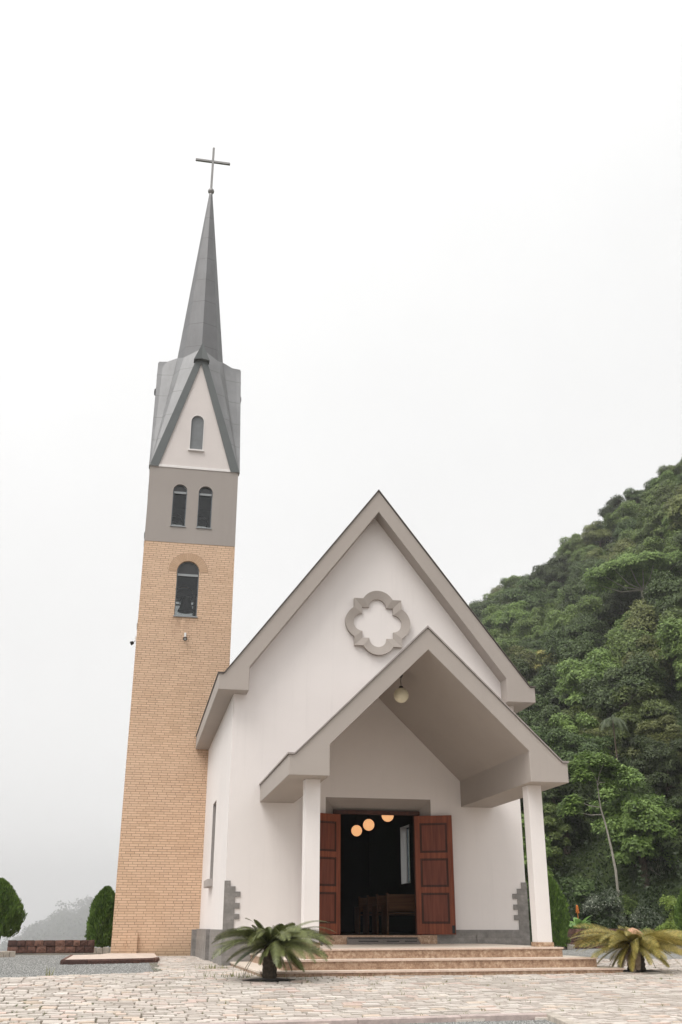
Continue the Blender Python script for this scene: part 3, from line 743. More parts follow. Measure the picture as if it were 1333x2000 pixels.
# threshold and ramp
mb = MB(); mb.box(-1.14, 1.14, -.17, .30, .38, .57); thr = mb.build('threshold', RISER, chapel, bevel=.008)
mb = MB()
mb.add([(-.72, -.44, .418), (.72, -.44, .418), (.72, -.172, .535), (-.72, -.172, .535), (-.72, -.44, .40), (.72, -.44, .40), (.72, -.172, .40), (-.72, -.172, .40)],
       [(0, 1, 2, 3), (4, 5, 1, 0), (5, 6, 2, 1), (6, 7, 3, 2), (7, 4, 0, 3)])
for a, b, k in ((-.70, .70, .82), (-.52, -.12, .35), (.05, .30, .35), (.42, .66, .35)):
    zz = .418+.117*k; yy = -.44+.268*k
    mb.box(a, b, yy-.012, yy+.006, zz-.01, zz+.012, 1)
ramp = mb.build('wooden_ramp', [MATM, IRON]); tag(ramp, 'small grey wooden ramp with dark slots against the door threshold', 'ramp')

# steps
root = empty('entrance_steps', (0, 0, 0), 'three low granite steps with pale treads leading to the chapel porch', 'steps')
def step(hw, yf, zt, zb, name, hr=None):
    hr = hr or hw
    tl = .026; dz = lambda x: .0045*x
    # riser body
    mb = MB(); a = hw-.02; b = hr-.02
    mb.add([(-a, yf+.02, zb), (b, yf+.02, zb), (b, yf+.02, zt-tl+dz(b)), (-a, yf+.02, zt-tl+dz(-a)), (-a, -.022, zb), (b, -.022, zb), (b, -.022, zt-tl+dz(b)), (-a, -.022, zt-tl+dz(-a))],
           [(0, 1, 2, 3), (1, 5, 6, 2), (0, 3, 7, 4), (3, 2, 6, 7), (4, 7, 6, 5)])
    r = mb.build('riser', RISER, root)
    mb = MB(); nseg = max(3, round(2*hw/.62))
    xs_ = [-hw+(hw+hr)*i/nseg for i in range(nseg+1)]
    for i in range(nseg):
        x0, x1 = xs_[i]+.0015, xs_[i+1]-.0015
        for (ya, yb, mi) in ((yf, yf+.035, 1), (yf+.035, -.022, 0)):
            mb.add([(x0, ya, zt-tl+dz(x0)), (x1, ya, zt-tl+dz(x1)), (x1, ya, zt+dz(x1)), (x0, ya, zt+dz(x0)), (x0, yb, zt-tl+dz(x0)), (x1, yb, zt-tl+dz(x1)), (x1, yb, zt+dz(x1)), (x0, yb, zt+dz(x0))],
                   [(0, 1, 2, 3), (1, 5, 6, 2), (0, 3, 7, 4), (3, 2, 6, 7), (4, 7, 6, 5)], mi)
    mb.build('tread', [TREAD, PINK], r)
step(2.18, -4.12, .406, .24, 'a'); step(2.62, -4.55, .258, .10, 'b', 2.58); step(3.0, -4.95, .112, -.05, 'c', 2.84)

# lamps
def globe_lamp(name, loc, r, top, mat, label, group=None):
    t = empty(name, loc, label, 'lamp', group)
    mb = MB(); mb.lathe([(r*math.sin(math.pi*i/18), -r*math.cos(math.pi*i/18)) for i in range(1, 18)]+[(.001, r)], seg=28)
    mb.lathe([(.001, -r), (r*math.sin(math.pi/18), -r*math.cos(math.pi/18))], seg=28)
    mb.build('globe', mat, t, smooth=True)
    mb = MB(); mb.tube([(0, 0, r*.96), (0, 0, r*1.2)], [.045, .04], 12); mb.tube([(0, 0, r*1.2), (0, 0, top-loc[2])], [.008, .008], 6)
    mb.tube([(0, 0, top-loc[2]-.05), (0, 0, top-loc[2])], [.02, .05], 10); mb.build('stem', IRON, t)
    return t
lp = at(784, 1358, -2.45)
ztop = 5.389-(5.389-3.629)/1.806*abs(lp.x)
globe_lamp('porch_lamp', lp, .148, ztop, GLOBE, 'unlit cream globe lamp hanging under the porch roof')
for (yy, z, what) in ((6.53, 3.14, 'leftmost and farthest glowing globe lamp seen through the open door'), (5.0, 3.156, 'middle glowing globe lamp seen through the open door'), (2.95, 3.19, 'nearest glowing globe lamp, cut off by the top of the doorway')):
    xx = at(697 if yy > 6 else 720.7 if yy > 4 else 758, 1620, yy).x
    globe_lamp('hanging_lamp', (xx, yy, z), .145, 9.3-(9.3-5.2)/2.95*abs(xx), LAMPON, what, 'glowing globe lamps inside the chapel')
# pews
def pew(x0, x1, y, label):
    t = empty('pew', (0, y, .57), label, 'pew', 'wooden pews inside the chapel')
    mb = MB(); mb.box(x0, x1, .1, .5, .42, .45); mb.build('seat', PEWW, t)
    mb = MB(); mb.box(x0, x1, 0, .03, .5, .80); mb.box(x0, x1, -.02, .05, .80, .83); mb.build('backrest', PEWW, t)
    for x in (x0, x1-.04):
        mb = MB(); mb.box(x, x+.04, -.03, .5, .0, .62); mb.box(x, x+.04, -.03, .06, .62, .86); mb.build('end_panel', PEWW, t, bevel=.006)
for i, nm in enumerate(('nearest', 'second', 'third', 'fourth')):
    pew(.62, 2.6, 2.0+1.0*i, f'{nm} wooden pew from the door, on the right of the aisle')
    if i < 2: pew(-2.6, -.62, 2.0+1.0*i, f'{nm} wooden pew from the door, on the left of the aisle')

# ------------------------------------------------------------------ bell tower
TX, TY, HW = -4.026, 7.413+1.36, 1.36
tower = empty('bell_tower', (TX, TY, 0), 'tall square tower of yellow brick with taupe belfry, grey metal spire and cross', 'bell tower')
ROT = [lambda u, v, d: (u, -HW+d, v), lambda u, v, d: (u, HW-d, v), lambda u, v, d: (-HW+d, u, v), lambda u, v, d: (HW-d, u, v)]
BW = arch(0, .66, 9.16, 10.87); M1 = arch(-.397, .43, 11.98, 13.36); M2 = arch(.385, .43, 11.98, 13.36)
GW = arch(.0, .40, 14.60, 15.80)
mb = MB()
for k, f in enumerate(ROT):
    hw = HW if k < 2 else HW-.2
    mb.slab(rect(-hw, hw, -.1, 11.435), [BW], 0, .2, f, mback=1)
mb.box(-1.15, 1.15, -1.15, 1.15, 8.9, 9.0, 1)
mb.build('brick_wall', [BRICK, DARKIN], tower)
mb = MB()
for k, f in enumerate(ROT):
    hw = HW if k < 2 else HW-.2
    mb.slab(rect(-hw, hw, 11.435, 13.90), [M1, M2], -.006, .2, f, mback=1)
mb.build('belfry_wall', [TAUPE2, DARKIN], tower)
mb = MB()
for k, f in enumerate(ROT):
    mb.slab([(-1.34, 13.985), (1.34, 13.985), (0, 18.22)], [GW], .0, .1, f, mback=1)
mb.box(-1.2, 1.2, -1.2, 1.2, 13.6, 13.7, 1)
mb.build('gable_wall', [GABLEW, DARKIN], tower)
mb = MB(); mb.box(-1.385, 1.385, -1.385, 1.385, 13.90, 13.985); mb.build('cornice_band', BAND, tower, bevel=.008)
# windows
def frame_ring(outl, t, d0, d1, f, mb):
    n = len(outl); cx = sum(p[0] for p in outl)/n; cz = (max(p[1] for p in outl)+min(p[1] for p in outl))/2
    w = max(p[0] for p in outl)-min(p[0] for p in outl); h = max(p[1] for p in outl)-min(p[1] for p in outl)
    inn = [(cx+(p[0]-cx)*(1-2*t/w), cz+(p[1]-cz)*(1-2*t/h)) for p in outl]
    out_ = [(cx+(p[0]-cx)*(1-.004/w), cz+(p[1]-cz)*(1-.004/h)) for p in outl]
    mb.slab(out_, [inn], d0, d1, f); return inn
def tower_window(outl, f, trans, label=None):
    mb = MB(); inn = frame_ring(outl, .025, .07, .12, f, mb)
    wn = mb.build('window', FRAMEM, tower)
    x0, x1 = min(p[0] for p in inn), max(p[0] for p in inn); z0 = min(p[1] for p in outl); z1 = max(p[1] for p in outl)
    mb = MB(); mb.slab(rect(x0, x1, trans-.035, trans+.035), [], .05, .13, f); mb.build('transom', TRANSOM, wn)
    r = (x1-x0)/2; c = (x0+x1)/2
    mb = MB(); mb.slab([(p[0], p[1]) for p in inn if p[1] > trans+.04] + [(x0, trans+.036), (x1, trans+.036)], [], .09, .10, f); mb.build('lunette', DGLASS, wn)
    mb = MB(); mb.add([f(u, v, .095) for u, v in rect(x0, x1, z0+.02, trans-.034)], [(0, 1, 2, 3)]); mb.build('pane', TINT, wn)
    mb = MB(); mb.slab(rect(x0-.05, x1+.05, z0-.035, z0-.002), [], -.035, .06, f); mb.build('sill', TRANSOM, wn)
    return wn
for f in ROT:
    tower_window(BW, f, 10.44); tower_window(M1, f, 13.10); tower_window(M2, f, 13.10)
for k, f in enumerate(ROT):
    mb = MB(); mb.slab(GW, [], .05, .07, f); lv = mb.build('louvre_panel', LOUVER, tower)
    mb = MB(); frame_ring(arch(.0, .44, 14.58, 15.82), .022, -.012, .05, f, mb); mb.build('frame', BAND, lv)
    mb = MB(); mb.slab(rect(-.25, .25, 14.53, 14.578), [], -.07, .03, f); mb.build('sill', BAND, lv)
# brick arch round the belfry window
mb = MB(); nb = 27
for i in range(nb):
    a0 = math.pi*(i+.06)/nb; a1 = math.pi*(i+.94)/nb; zc = 10.54
    pts = [(.335*math.cos(a0), zc+.335*math.sin(a0)), (.575*math.cos(a0), zc+.575*math.sin(a0)), (.575*math.cos(a1), zc+.575*math.sin(a1)), (.335*math.cos(a1), zc+.335*math.sin(a1))]
    mb.slab(pts, [], -.009, -.001, ROT[0])
mb.build('brick_arch', ARCHB, tower)
mb = MB(); pts = [(.585*math.cos(math.pi*i/24), 10.54+.585*math.sin(math.pi*i/24)) for i in range(25)]+[(.33*math.cos(math.pi*i/24), 10.54+.33*math.sin(math.pi*i/24)) for i in range(24, -1, -1)]
mb.slab(pts, [], -.003, -.0005, ROT[0]); mb.build('arch_mortar', simple('soot_mortar', (.33, .225, .155), .9), tower)
# roof: eight slopes rising from the corners and gable tips to the spire
def spr(z): return .775+(18.62-z)*(.775-.055)/(25.78-18.62)
R45, R0 = spr(18.35), spr(18.64); c45 = R45*math.sin(R(45))
CR = 1.378
mb = MB()
for k in range(4):
    Mx = Matrix.Rotation(k*math.pi/2, 3, 'Z')
    for s in (-1, 1):
        pts = [Vector((s*CR, -CR, 13.93)), Vector((0, -CR+.02, 18.32)), Vector((0, -R0, 18.64)), Vector((s*c45, -c45, 18.35))]
        pts = [Mx @ p for p in pts]
        mb.add(pts, [(0, 1, 2), (0, 2, 3)])
mb.build('gable_roof', ZINC, tower)
for k, f in enumerate(ROT):
    for s in (-1, 1):
        o_ = 1.395 if k < 2 else 1.22
        zc0 = 13.905 if k < 2 else 13.905+.5
        P = [(s*1.39, 13.905), (0, 18.385), (0, 17.70), (s*1.12, 13.905)]
        mb = MB(); mb.slab(P, [], -.045, .145, f)
        mb.build('bargeboard', DARKMETAL if k < 2 else ZINC, tower)
for k in range(4):
    mb = MB(); Mx = Matrix.Rotation(k*math.pi/2, 3, 'Z')
    if k % 2: Mx = Mx @ Matrix.Diagonal((.6, .92, 1.0))
    A = [Vector((-.25, -1.54, 17.76)), Vector((.25, -1.54, 17.76)), Vector((0, -1.50, 18.43)), Vector((-.25, -1.2, 17.80)), Vector((.25, -1.2, 17.80)), Vector((0, -1.1, 18.47)), Vector((0, -1.50, 17.83))]
    mb.add([Mx @ p for p in A], [(0, 6, 2), (6, 1, 2), (0, 2, 5, 3), (1, 4, 5, 2), (0, 3, 4, 1, 6)])
    mb.build('ridge_cap', DARKMETAL if k % 2 == 0 else ZINC, tower)
mb = MB(); zz = [18.0, 25.78]; vs = []
for z in zz:
    r = spr(z)
    for j in range(8):
        a = j*math.pi/4-math.pi/2; vs.append((r*math.cos(a), r*math.sin(a), z))
mb.add(vs, [(j, (j+1) % 8, 8+(j+1) % 8, 8+j) for j in range(8)]+[tuple(range(8, 16))])
spire = mb.build('spire', ZINC2, tower)
mb = MB(); mb.lathe([(.06, 25.66), (.07, 25.74), (.05, 25.76)]+[(.118*math.sin(math.pi*i/12), 25.865-.118*math.cos(math.pi*i/12)) for i in range(2, 12)]+[(.04, 25.99), (.04, 26.02)], seg=20)
mb.build('finial_ball', CROSSM, tower, smooth=True)
mb = MB(); mb.box(-.042, .042, -.042, .042, 25.97, 27.90); mb.box(-.645, -.042, -.04, .04, 27.205, 27.289); mb.box(.042, .645, -.04, .04, 27.205, 27.289)
mb.build('cross', CROSSM, tower, bevel=.004)
for s in (-1, 1):
    Mx = Matrix.Rotation(s*math.pi/2, 4, 'Y')
    mb = MB(); mb.lathe([(.13, 0), (.13, .05), (.10, .09), (.001, .10)], (s*1.36, 0, 17.25), 16, 0, Mx.to_3x3()); mb.build('vent_hood', IRON, tower, smooth=True)
# small brick pier at the foot
mb = MB(); mb.box(-.955, -.705, -HW-.10, -HW-.002, -.1, .585); mb.build('brick_pier', BRICK, tower, bevel=.004)
# bell with its yoke
bell = empty('bell', (TX+.04, TY, 9.70), 'dark bronze bell hanging behind the arched belfry window', 'bell')
mb = MB(); mb.lathe([(.245, 0), (.25, .02), (.22, .08), (.175, .18), (.155, .30), (.145, .40), (.11, .47), (.03, .5), (.03, .53)], seg=28); mb.build('bell_body', BELLM, bell, smooth=True)
mb = MB(); mb.tube([(0, 0, .40), (0, 0, -.02)], [.012, .02], 8); mb.lathe([(.001, -.06), (.03, -.045), (.03, -.02), (.001, .0)], seg=10); mb.build('clapper', IRON, bell)
mb = MB(); mb.box(-.55, .55, -.03, .03, .50, .57); mb.box(-.20, -.17, -.2, .2, .3, .5)
for s in (-1, 1):
    mb.box(s*.34-.02, s*.34+.02, -.03, .03, -.7, .57); mb.box(s*.26-.1, s*.26+.1, -.02, .02, .18, .22)
mb.build('yoke', IRON, bell)
# floodlights
def flood(loc, rz, label):
    t = empty('floodlight', loc, label, 'floodlight', 'small floodlights on the bell tower')
    t.rotation_euler = (0, 0, rz)
    mb = MB(); mb.box(-.028, .028, -.05, -.002, -.02, .115); mb.build('junction_box', WHITEP, t, bevel=.004)
    Mx = Matrix.Rotation(R(118), 3, 'X')
    mb = MB(); mb.lathe([(.02, -.05), (.045, -.04), (.06, .03), (.062, .05), (.048, .052), (.045, .04)], (0, -.12, -.08), 16, 0, Mx); mb.build('lamp_head', BLACK, t, smooth=True)
    mb = MB(); mb.tube([(0, -.03, -.01), (0, -.08, -.05)], [.008, .008], 6); mb.build('bracket', BLACK, t)
    mb = MB(); mb.lathe([(.001, .041), (.044, .041)], (0, -.12, -.08), 16, 0, Mx); mb.build('lens', simple('lamp_lens', (.4, .4, .38), .2), t)
flood((-4.0, 7.413, 8.53), 0, 'floodlight with white box on the tower front below the belfry window')
flood((-5.386, 8.1, 8.53), -math.pi/2, 'floodlight sticking out from the left side of the tower')

# ------------------------------------------------------------------ plants
def crown_quads(Rr, n_cl, n_leaf, L, asp=.5, squash=.75, seed_pts=None, rc=(.30, .5), up=.55, low=-.45):
    C_ = []
    k = 0
    while len(C_) < n_cl:
        d = unit(1)[0]
        if d[2] < low: continue
        rr = random.uniform(.45, .86) if k % 3 else random.uniform(.1, .5)
        C_.append(np.array([d[0]*rr, d[1]*rr, d[2]*rr*squash])*Rr); k += 1
    if seed_pts is not None: C_ = seed_pts
    out_ = []; per = n_leaf//len(C_)
    for c in C_:
        r = Rr*random.uniform(*rc); u = unit(per); u[:, 2] = np.where(u[:, 2] < -.3, -u[:, 2], u[:, 2])
        rad = r*(.66+.36*rng.random(per)**.6+.22*rng.random(per)**6)[:, None]
        rad = rad*(1+.16*np.sin(u[:, :1]*7+c[0]*3)*np.cos(u[:, 1:2]*6+c[1]*3))
        P = c+u*rad*np.array([1, 1, .78])
        D = u*.9+rng.normal(size=(per, 3))*.55+np.array([0, 0, up-.6])
        nn_ = u*1.0+rng.normal(size=(per, 3))*.30+np.array([0, 0, .45])+c/Rr*.35; nn_ /= np.linalg.norm(nn_, axis=1, keepdims=True)
        out_.append(leaves(P, D+rng.normal(size=(per, 3))*.8, L*(.7+.6*rng.random(per)), L*asp*(.7+.6*rng.random(per)), nn_))
    return np.concatenate(out_), C_
HID = []
def tree_proto(Rr, h, n_cl, n_leaf, L, mat, bark=BARK, squash=.75, asp=.5, seed_pts=None, rc=(.30, .5), up=.55, extra=None, low=-.45, limb=1):
    t = bpy.data.objects.new('forest_tree', None)
    Q, C_ = crown_quads(Rr, n_cl, n_leaf, L, asp, squash, seed_pts, rc, up, low)
    Q = Q+np.array([0, 0, h]); cr = quads('crown', Q, mat, t)
    if extra is not None:
        Q2, _ = crown_quads(Rr*1.03, n_cl, n_leaf//5, L, asp, squash, [c*1.06+np.array([0, 0, .12*Rr]) for c in C_[::2]], rc, up)
        quads('blossom', Q2+np.array([0, 0, h]), extra, t)
    mb = MB(); r0 = .07*Rr+.05
    lean = Vector((random.uniform(-.3, .3), random.uniform(-.3, .3), h*.75))
    mb.tube([(0, 0, -1.2), lean*.5+Vector((.08, 0, 0)), lean], [r0, r0*.8, r0*.6], 7)
    for c in C_[::max(1, len(C_)//9)]:
        e_ = Vector(c)+Vector((0, 0, h)); mid = lean.lerp(e_, .5)+Vector((0, 0, -.1*Rr))
        mb.tube([lean, mid, e_], [r0*.5*limb, r0*.32*limb, r0*.12*limb], 5, cap=False)
    mb.build('trunk', bark, t, recalc=False)
    return t
def link_tree(t):
    COL.objects.link(t); return t
def copy_tree(src, loc, rz, s, label, group, cat='tree', name='forest_tree'):
    r = src.copy(); r.name = name; COL.objects.link(r)
    r.location = loc; r.rotation_euler = (0, 0, rz); r.scale = (s, s, s*random.uniform(.9, 1.1))
    tag(r, label, cat, group)
    for ch in src.children:
        c = ch.copy(); COL.objects.link(c); c.parent = r; c.matrix_parent_inverse = Matrix()
    return r
PROTO = []
specs = [(2.5, 3.1, 36, 22000, .20, LEAF_A, .95), (2.4, 3.0, 42, 22000, .18, LEAF_B, .9), (2.7, 3.2, 42, 22000, .21, LEAF_A, .8), (2.3, 3.1, 34, 19000, .19, LEAF_C, 1.0),
         (2.5, 3.4, 36, 20000, .22, LEAF_B, 1.1), (2.1, 3.3, 28, 16000, .20, LEAF_A, 1.2)]
for Rr, h, nc, nl, L, m_, sq in specs:
    PROTO.append(tree_proto(Rr, h, nc, nl, L, m_, squash=sq, rc=(.22, .40), low=-.6))
# finer prototypes for the nearest rows, leafy down to the ground
NEARP = [tree_proto(2.5, 3.3, 60, 34000, .15, LEAF_B, squash=1.3, rc=(.15, .28), asp=.55, low=-.9, up=.2), tree_proto(2.4, 3.1, 60, 34000, .17, LEAF_A, squash=1.25, rc=(.15, .28), asp=.6, low=-.9, up=.2), tree_proto(2.3, 3.0, 56, 34000, .15, LEAF_C, squash=1.2, rc=(.15, .28), asp=.5, low=-.9, up=.2)]
def pol(az, D): return CX+D*math.sin(R(az)), CY+D*math.cos(R(az))
KIND = {0: 'round green broadleaf tree', 1: 'dark green dense tree', 2: 'broad green tree with layered clumps', 3: 'olive green tree', 4: 'tall dark evergreen tree', 5: 'tall narrow green tree'}
NK = {0: 'dark leafy tree', 1: 'mid green leafy tree', 2: 'olive leafy tree'}
used = set(); cnt = 0
# keep-out discs for the special trees: (az, D, r)
SPECIAL = []
def base_on_slope(px, py, hgt):
    """distance at which a tree of this height standing on the slope has its top on the line of sight"""
    d = at(px, py, CY+10)-Vector((CX, CY, CZ)); az = math.degrees(math.atan2(d.x, d.y)); te = d.z/math.hypot(d.x, d.y)
    best = None
    for D in np.arange(44, 215, .5):
        x, y = pol(az, D)
        if H(x, y)+hgt >= CZ+te*D: best = D; break
    return az, best or 120
umb_az, umb_D = base_on_slope(1250, 1088, 8.5); SPECIAL.append((umb_az, umb_D, 5.8))
yel_az, yel_D = base_on_slope(1072, 1272, 5.5); SPECIAL.append((yel_az, yel_D, 2.6))
lean_az, lean_D = 25.4, 49.5; SPECIAL.append((lean_az, lean_D, 3.6))
D = 45.0
while D < 212:
    sp_ = 4.0+D*.011
    az = 10.5+random.uniform(0, 2)
    while az < 36:
        a = az+random.uniform(-.3, .3)*math.degrees(sp_/D); d = D+random.uniform(-.4, .4)*sp_
        Dc = lerp_tab(D_TAB, a); D0 = lerp_tab(F_TAB, a)
        dens = 1 if a > 17 and a < 33.5 else .4
        if D0-2.5 < d < Dc+4 and random.random() < dens:
            x, y = pol(a, d); ok = True
            for sa, sD, sr in SPECIAL:
                sx, sy = pol(sa, sD)
                if math.hypot(x-sx, y-sy) < sr: ok = False
                if abs(math.radians(a-sa)*d) < sr*.85+(1.2 if sr > 5 else 0) and 0 < sD-d < (8.5 if sr > 5 else 8): ok = False
            if ok and cnt < 270:
                near = d < 74
                lst = NEARP if near else PROTO
                k = random.choices(range(len(lst)), [4, 3, 2] if near else [4, 4, 3, 2, 3, 2])[0]
                s = random.uniform(.8, 1.35)*(.80 if near else .95)*(1+.0012*d)*(.55 if d < 48.5 else 1)
                if d > Dc-14: s *= .78
                copy_tree(lst[k], (x, y, H(x, y)-.3), random.uniform(0, 6.28), s,
                          (NK if near else KIND)[k]+(' at the foot of the forested hillside' if near else ' in the forest on the misty hillside'), 'forest trees covering the hillside')
                cnt += 1
        az += math.degrees(sp_/d)*random.uniform(.85, 1.1)
    D += sp_*.82
print('hillside trees', cnt)
# umbrella tree
def place(root, az, D, dz=-.3):
    x, y = pol(az, D); root.location = (x, y, H(x, y)+dz)
pts = [np.array([math.cos(a)*r, math.sin(a)*r, .9*(1-(r/4.9)**2)-.3+random.uniform(-.1, .2)]) for r, n in ((.7, 3), (2.0, 8), (3.3, 12), (4.5, 16)) for a in [6.283*i/n+random.uniform(-.2, .2) for i in range(n)]]
t = tree_proto(4.6, 6.9, 20, 24000, .26, LEAF_A, PALEBARK, seed_pts=pts, rc=(.17, .26), limb=.45); link_tree(t); t.name = 'umbrella_tree'
place(t, umb_az, umb_D); t.rotation_euler = (0, R(-4), 0)
tag(t, 'wide flat topped umbrella tree with pale spreading limbs high on the slope', 'tree')
t = tree_proto(1.7, 4.3, 22, 12000, .17, LEAF_C, PALEBARK, squash=.9, rc=(.2, .32), extra=LEAF_Y); link_tree(t); t.name = 'flowering_tree'
place(t, yel_az, yel_D); tag(t, 'tree with yellow blossom just beyond the right eaves of the chapel', 'tree')
# crest trees that stand out against the sky
for px, py, hh, k, s, lab in ((1003, 1100, 6, 2, .95, 'spreading tree alone on the crest against the fog'), (1172, 1012, 6, 4, .85, 'bushy dark tree on the skyline in the middle of the crest'), (1098, 1052, 5.5, 0, .8, 'round tree on the skyline between the two taller ones'),
                              (1238, 930, 6, 1, .9, 'dark tree on the skyline near the top of the slope'), (1312, 892, 6.5, 2, .95, 'topmost tree on the skyline by the right edge'), (908, 1168, 4, 0, .5, 'small tree peeping over the right roof slope')):
    az, _ = base_on_slope(px, py, hh); Dc = lerp_tab(D_TAB, az)-3; x, y = pol(az, Dc)
    te = (at(px, py, CY+10)-Vector((CX, CY, CZ))); te = te.z/math.hypot(te.x, te.y)
    src = PROTO[k]; top = {0: 6.6, 1: 6.2, 2: 6.5, 4: 7.3}[k]*s
    g = H(x, y); zt = CZ+te*Dc
    o = copy_tree(src, (x, y, min(g+1.5, max(g-2.5, zt-top))), random.uniform(0, 6), s, lab, None)
# leaning pale tree at the foot
lean = empty('leaning_tree', (0, 0, 0), 'slender pale trunked tree leaning left with two bare side branches', 'tree')
bx, by = pol(lean_az, lean_D-1.0); B0 = Vector((bx, by, H(bx, by)))
Yl = by
P_ = [at(1206, 1722, Yl), at(1203, 1700, Yl), at(1194, 1655, Yl), at(1183, 1610, Yl), at(1174, 1580, Yl), at(1170, 1555, Yl), at(1167, 1530, Yl-.2)]
P_[0].z = min(P_[0].z, H(bx, by))-.3
lean.location = P_[0]; L0 = P_[0]
mb = MB(); mb.tube([p-L0 for p in P_], [.065, .058, .050, .042, .036, .028, .018], 8)
for q in ([(1172, 1577), (1150, 1573), (1128, 1565)], [(1175, 1591), (1155, 1592), (1130, 1587)], [(1167, 1535), (1172, 1528), (1182, 1528)], [(1167, 1530), (1160, 1510), (1150, 1495)], [(1167, 1530), (1172, 1510), (1180, 1490)]):
    mb.tube([at(a, b, Yl)-L0 for a, b in q], [.026, .021, .011], 6)
mb.build('trunk', PALEBARK, lean, smooth=True)
top = at(1165, 1500, Yl)-L0
seeds = [np.array(at(a, b, Yl+c)-L0) for a, b, c in ((1130, 1500, 0), (1150, 1488, .5), (1170, 1492, -.4), (1190, 1498, .3), (1205, 1510, 0), (1140, 1520, -.3), (1165, 1512, .6), (1120, 1568, 0), (1112, 1585, .2), (1185, 1530, .5))]
Q, _ = crown_quads(1.5, 10, 7000, .16, .6, .8, seeds, (.26, .42), .4); quads('crown', Q, LEAF_A, lean)

for t_ in PROTO+NEARP:                       # the prototypes themselves stay out of the scene
    for ch in list(t_.children): COL.objects.unlink(ch)

# small palm on the lower slope
def palm():
    az, D = 25.0, 57.0; x, y = pol(az, D); c0 = at(1197, 1405, y); base = H(x, y)
    x = c0.x; t = empty('palm_tree', (x, y, base), 'small palm with hanging fronds in the dark gap above the leaning tree', 'palm'); h = max(1.5, c0.z-base)
    mb = MB(); mb.tube([(0, 0, -.3), (.05, 0, h*.5), (0, 0, h)], [.05, .04, .035], 7); mb.build('trunk', BARK, t)
    Q = []
    for k in range(13):
        a = 6.283*k/13; el = random.uniform(.35, 1.0); d = Vector((math.cos(a)*math.cos(el), math.sin(a)*math.cos(el), math.sin(el))); p = Vector((0, 0, h)); sd_ = Vector((-math.sin(a), math.cos(a), 0)); n = 22; L = random.uniform(1.0, 1.4)
        for i in range(n):
            d = (d+Vector((0, 0, -.13))).normalized(); q = p+d*L/n; l = .30*math.sin(math.pi*(.1+.85*i/n))
            for s_ in (-1, 1):
                tip = q+sd_*s_*l*.6+d*l*.4+Vector((0, 0, -l*.6)); Q.append([q-d*.018, q+d*.018, tip+d*.006, tip-d*.006])
            p = q
    quads('crown', np.array(Q), LEAF_G2, t)
palm()

# undergrowth mass covering the slope
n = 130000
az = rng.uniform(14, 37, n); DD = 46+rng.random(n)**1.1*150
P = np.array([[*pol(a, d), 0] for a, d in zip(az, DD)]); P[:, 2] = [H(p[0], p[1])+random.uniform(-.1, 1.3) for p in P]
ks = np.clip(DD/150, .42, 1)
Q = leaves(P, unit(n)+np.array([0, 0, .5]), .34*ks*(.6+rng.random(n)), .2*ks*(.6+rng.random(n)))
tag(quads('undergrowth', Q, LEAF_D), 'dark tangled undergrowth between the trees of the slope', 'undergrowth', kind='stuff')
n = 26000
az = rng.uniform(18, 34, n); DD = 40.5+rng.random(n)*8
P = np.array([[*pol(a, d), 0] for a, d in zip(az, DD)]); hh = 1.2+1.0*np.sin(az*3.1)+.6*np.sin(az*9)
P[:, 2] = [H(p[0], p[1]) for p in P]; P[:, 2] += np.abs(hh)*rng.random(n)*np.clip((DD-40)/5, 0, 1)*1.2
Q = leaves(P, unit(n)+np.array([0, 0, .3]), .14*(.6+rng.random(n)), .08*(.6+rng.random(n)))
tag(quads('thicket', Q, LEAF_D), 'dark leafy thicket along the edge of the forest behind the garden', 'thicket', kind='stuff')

# distant wooded ridge beyond the valley: one far-off mass
out_ = []
for i in range(620):
    az = random.uniform(-7.5, 3.5); D = 2205+random.uniform(-520, 20); x, y = pol(az, D); s = random.uniform(12, 22)
    if i < 5: az, s = ((-3.5, 34), (-2.15, 30), (-1.9, 28), (-4.4, 24), (-2.9, 20))[i]; D = 2200; x, y = pol(az, D)
    Q, _ = crown_quads(1.0, 7, 300, .22, .6, .8, None, (.35, .55)); Q = Q*s*np.array([1, 1, 1.1]); Q += np.array([x, y, H(x, y)+s*.35]); out_.append(Q)
tag(quads('distant_forest', np.concatenate(out_), FARLEAF), 'far wooded ridge fading into the mist at the left', 'forest', kind='stuff')

# thujas
def thuja(name, loc, r, h, z0, label, lean=(0, 0), n=15000, trunk=True):
    t = empty(name, loc, label, 'conifer', 'clipped conifers around the forecourt')
    u = rng.random(n)**.8; th = rng.random(n)*6.283
    prof = np.sin(np.pi*np.clip(u*.86+.14, 0, 1))**.60*(1-.20*u)*1.04
    prof = np.where(u > .9, prof*(1-(u-.9)*3.2), prof)
    lump = 1+.12*np.sin(th*3+u*7+r*9)+.09*np.sin(th*7-u*13)+.07*np.sin(th*15+u*21)+.12*rng.random(n)**8
    rad = r*prof*lump*(1-.34*rng.random(n)**2.2)
    P = np.stack([rad*np.cos(th)+lean[0]*u, rad*np.sin(th)+lean[1]*u, z0+(h-z0)*u*.97], 1)
    D = np.stack([np.cos(th)*.42, np.sin(th)*.42, np.full(n, 1.0)], 1)+rng.normal(size=(n, 3))*.2
    L = .10*(.6+.8*rng.random(n)); Q = leaves(P, D, L, L*.36)
    quads('foliage', Q, THUJA, t)
    mb = MB()
    for k in range(4 if trunk else 1):
        a = k*1.6+.5; mb.tube([(0, 0, -.1), (math.cos(a)*r*.22, math.sin(a)*r*.22, z0+.25*(h-z0)), (math.cos(a)*r*.3, math.sin(a)*r*.3, z0+.6*(h-z0))], [.035, .025, .01], 6)
    mb.build('trunk', BARK, t)
    return t
thuja('conifer', (-8.62, 10.9, .04), .60, 1.93, .38, 'plump clipped conifer cut by the left edge of the picture', (-.1, 0))
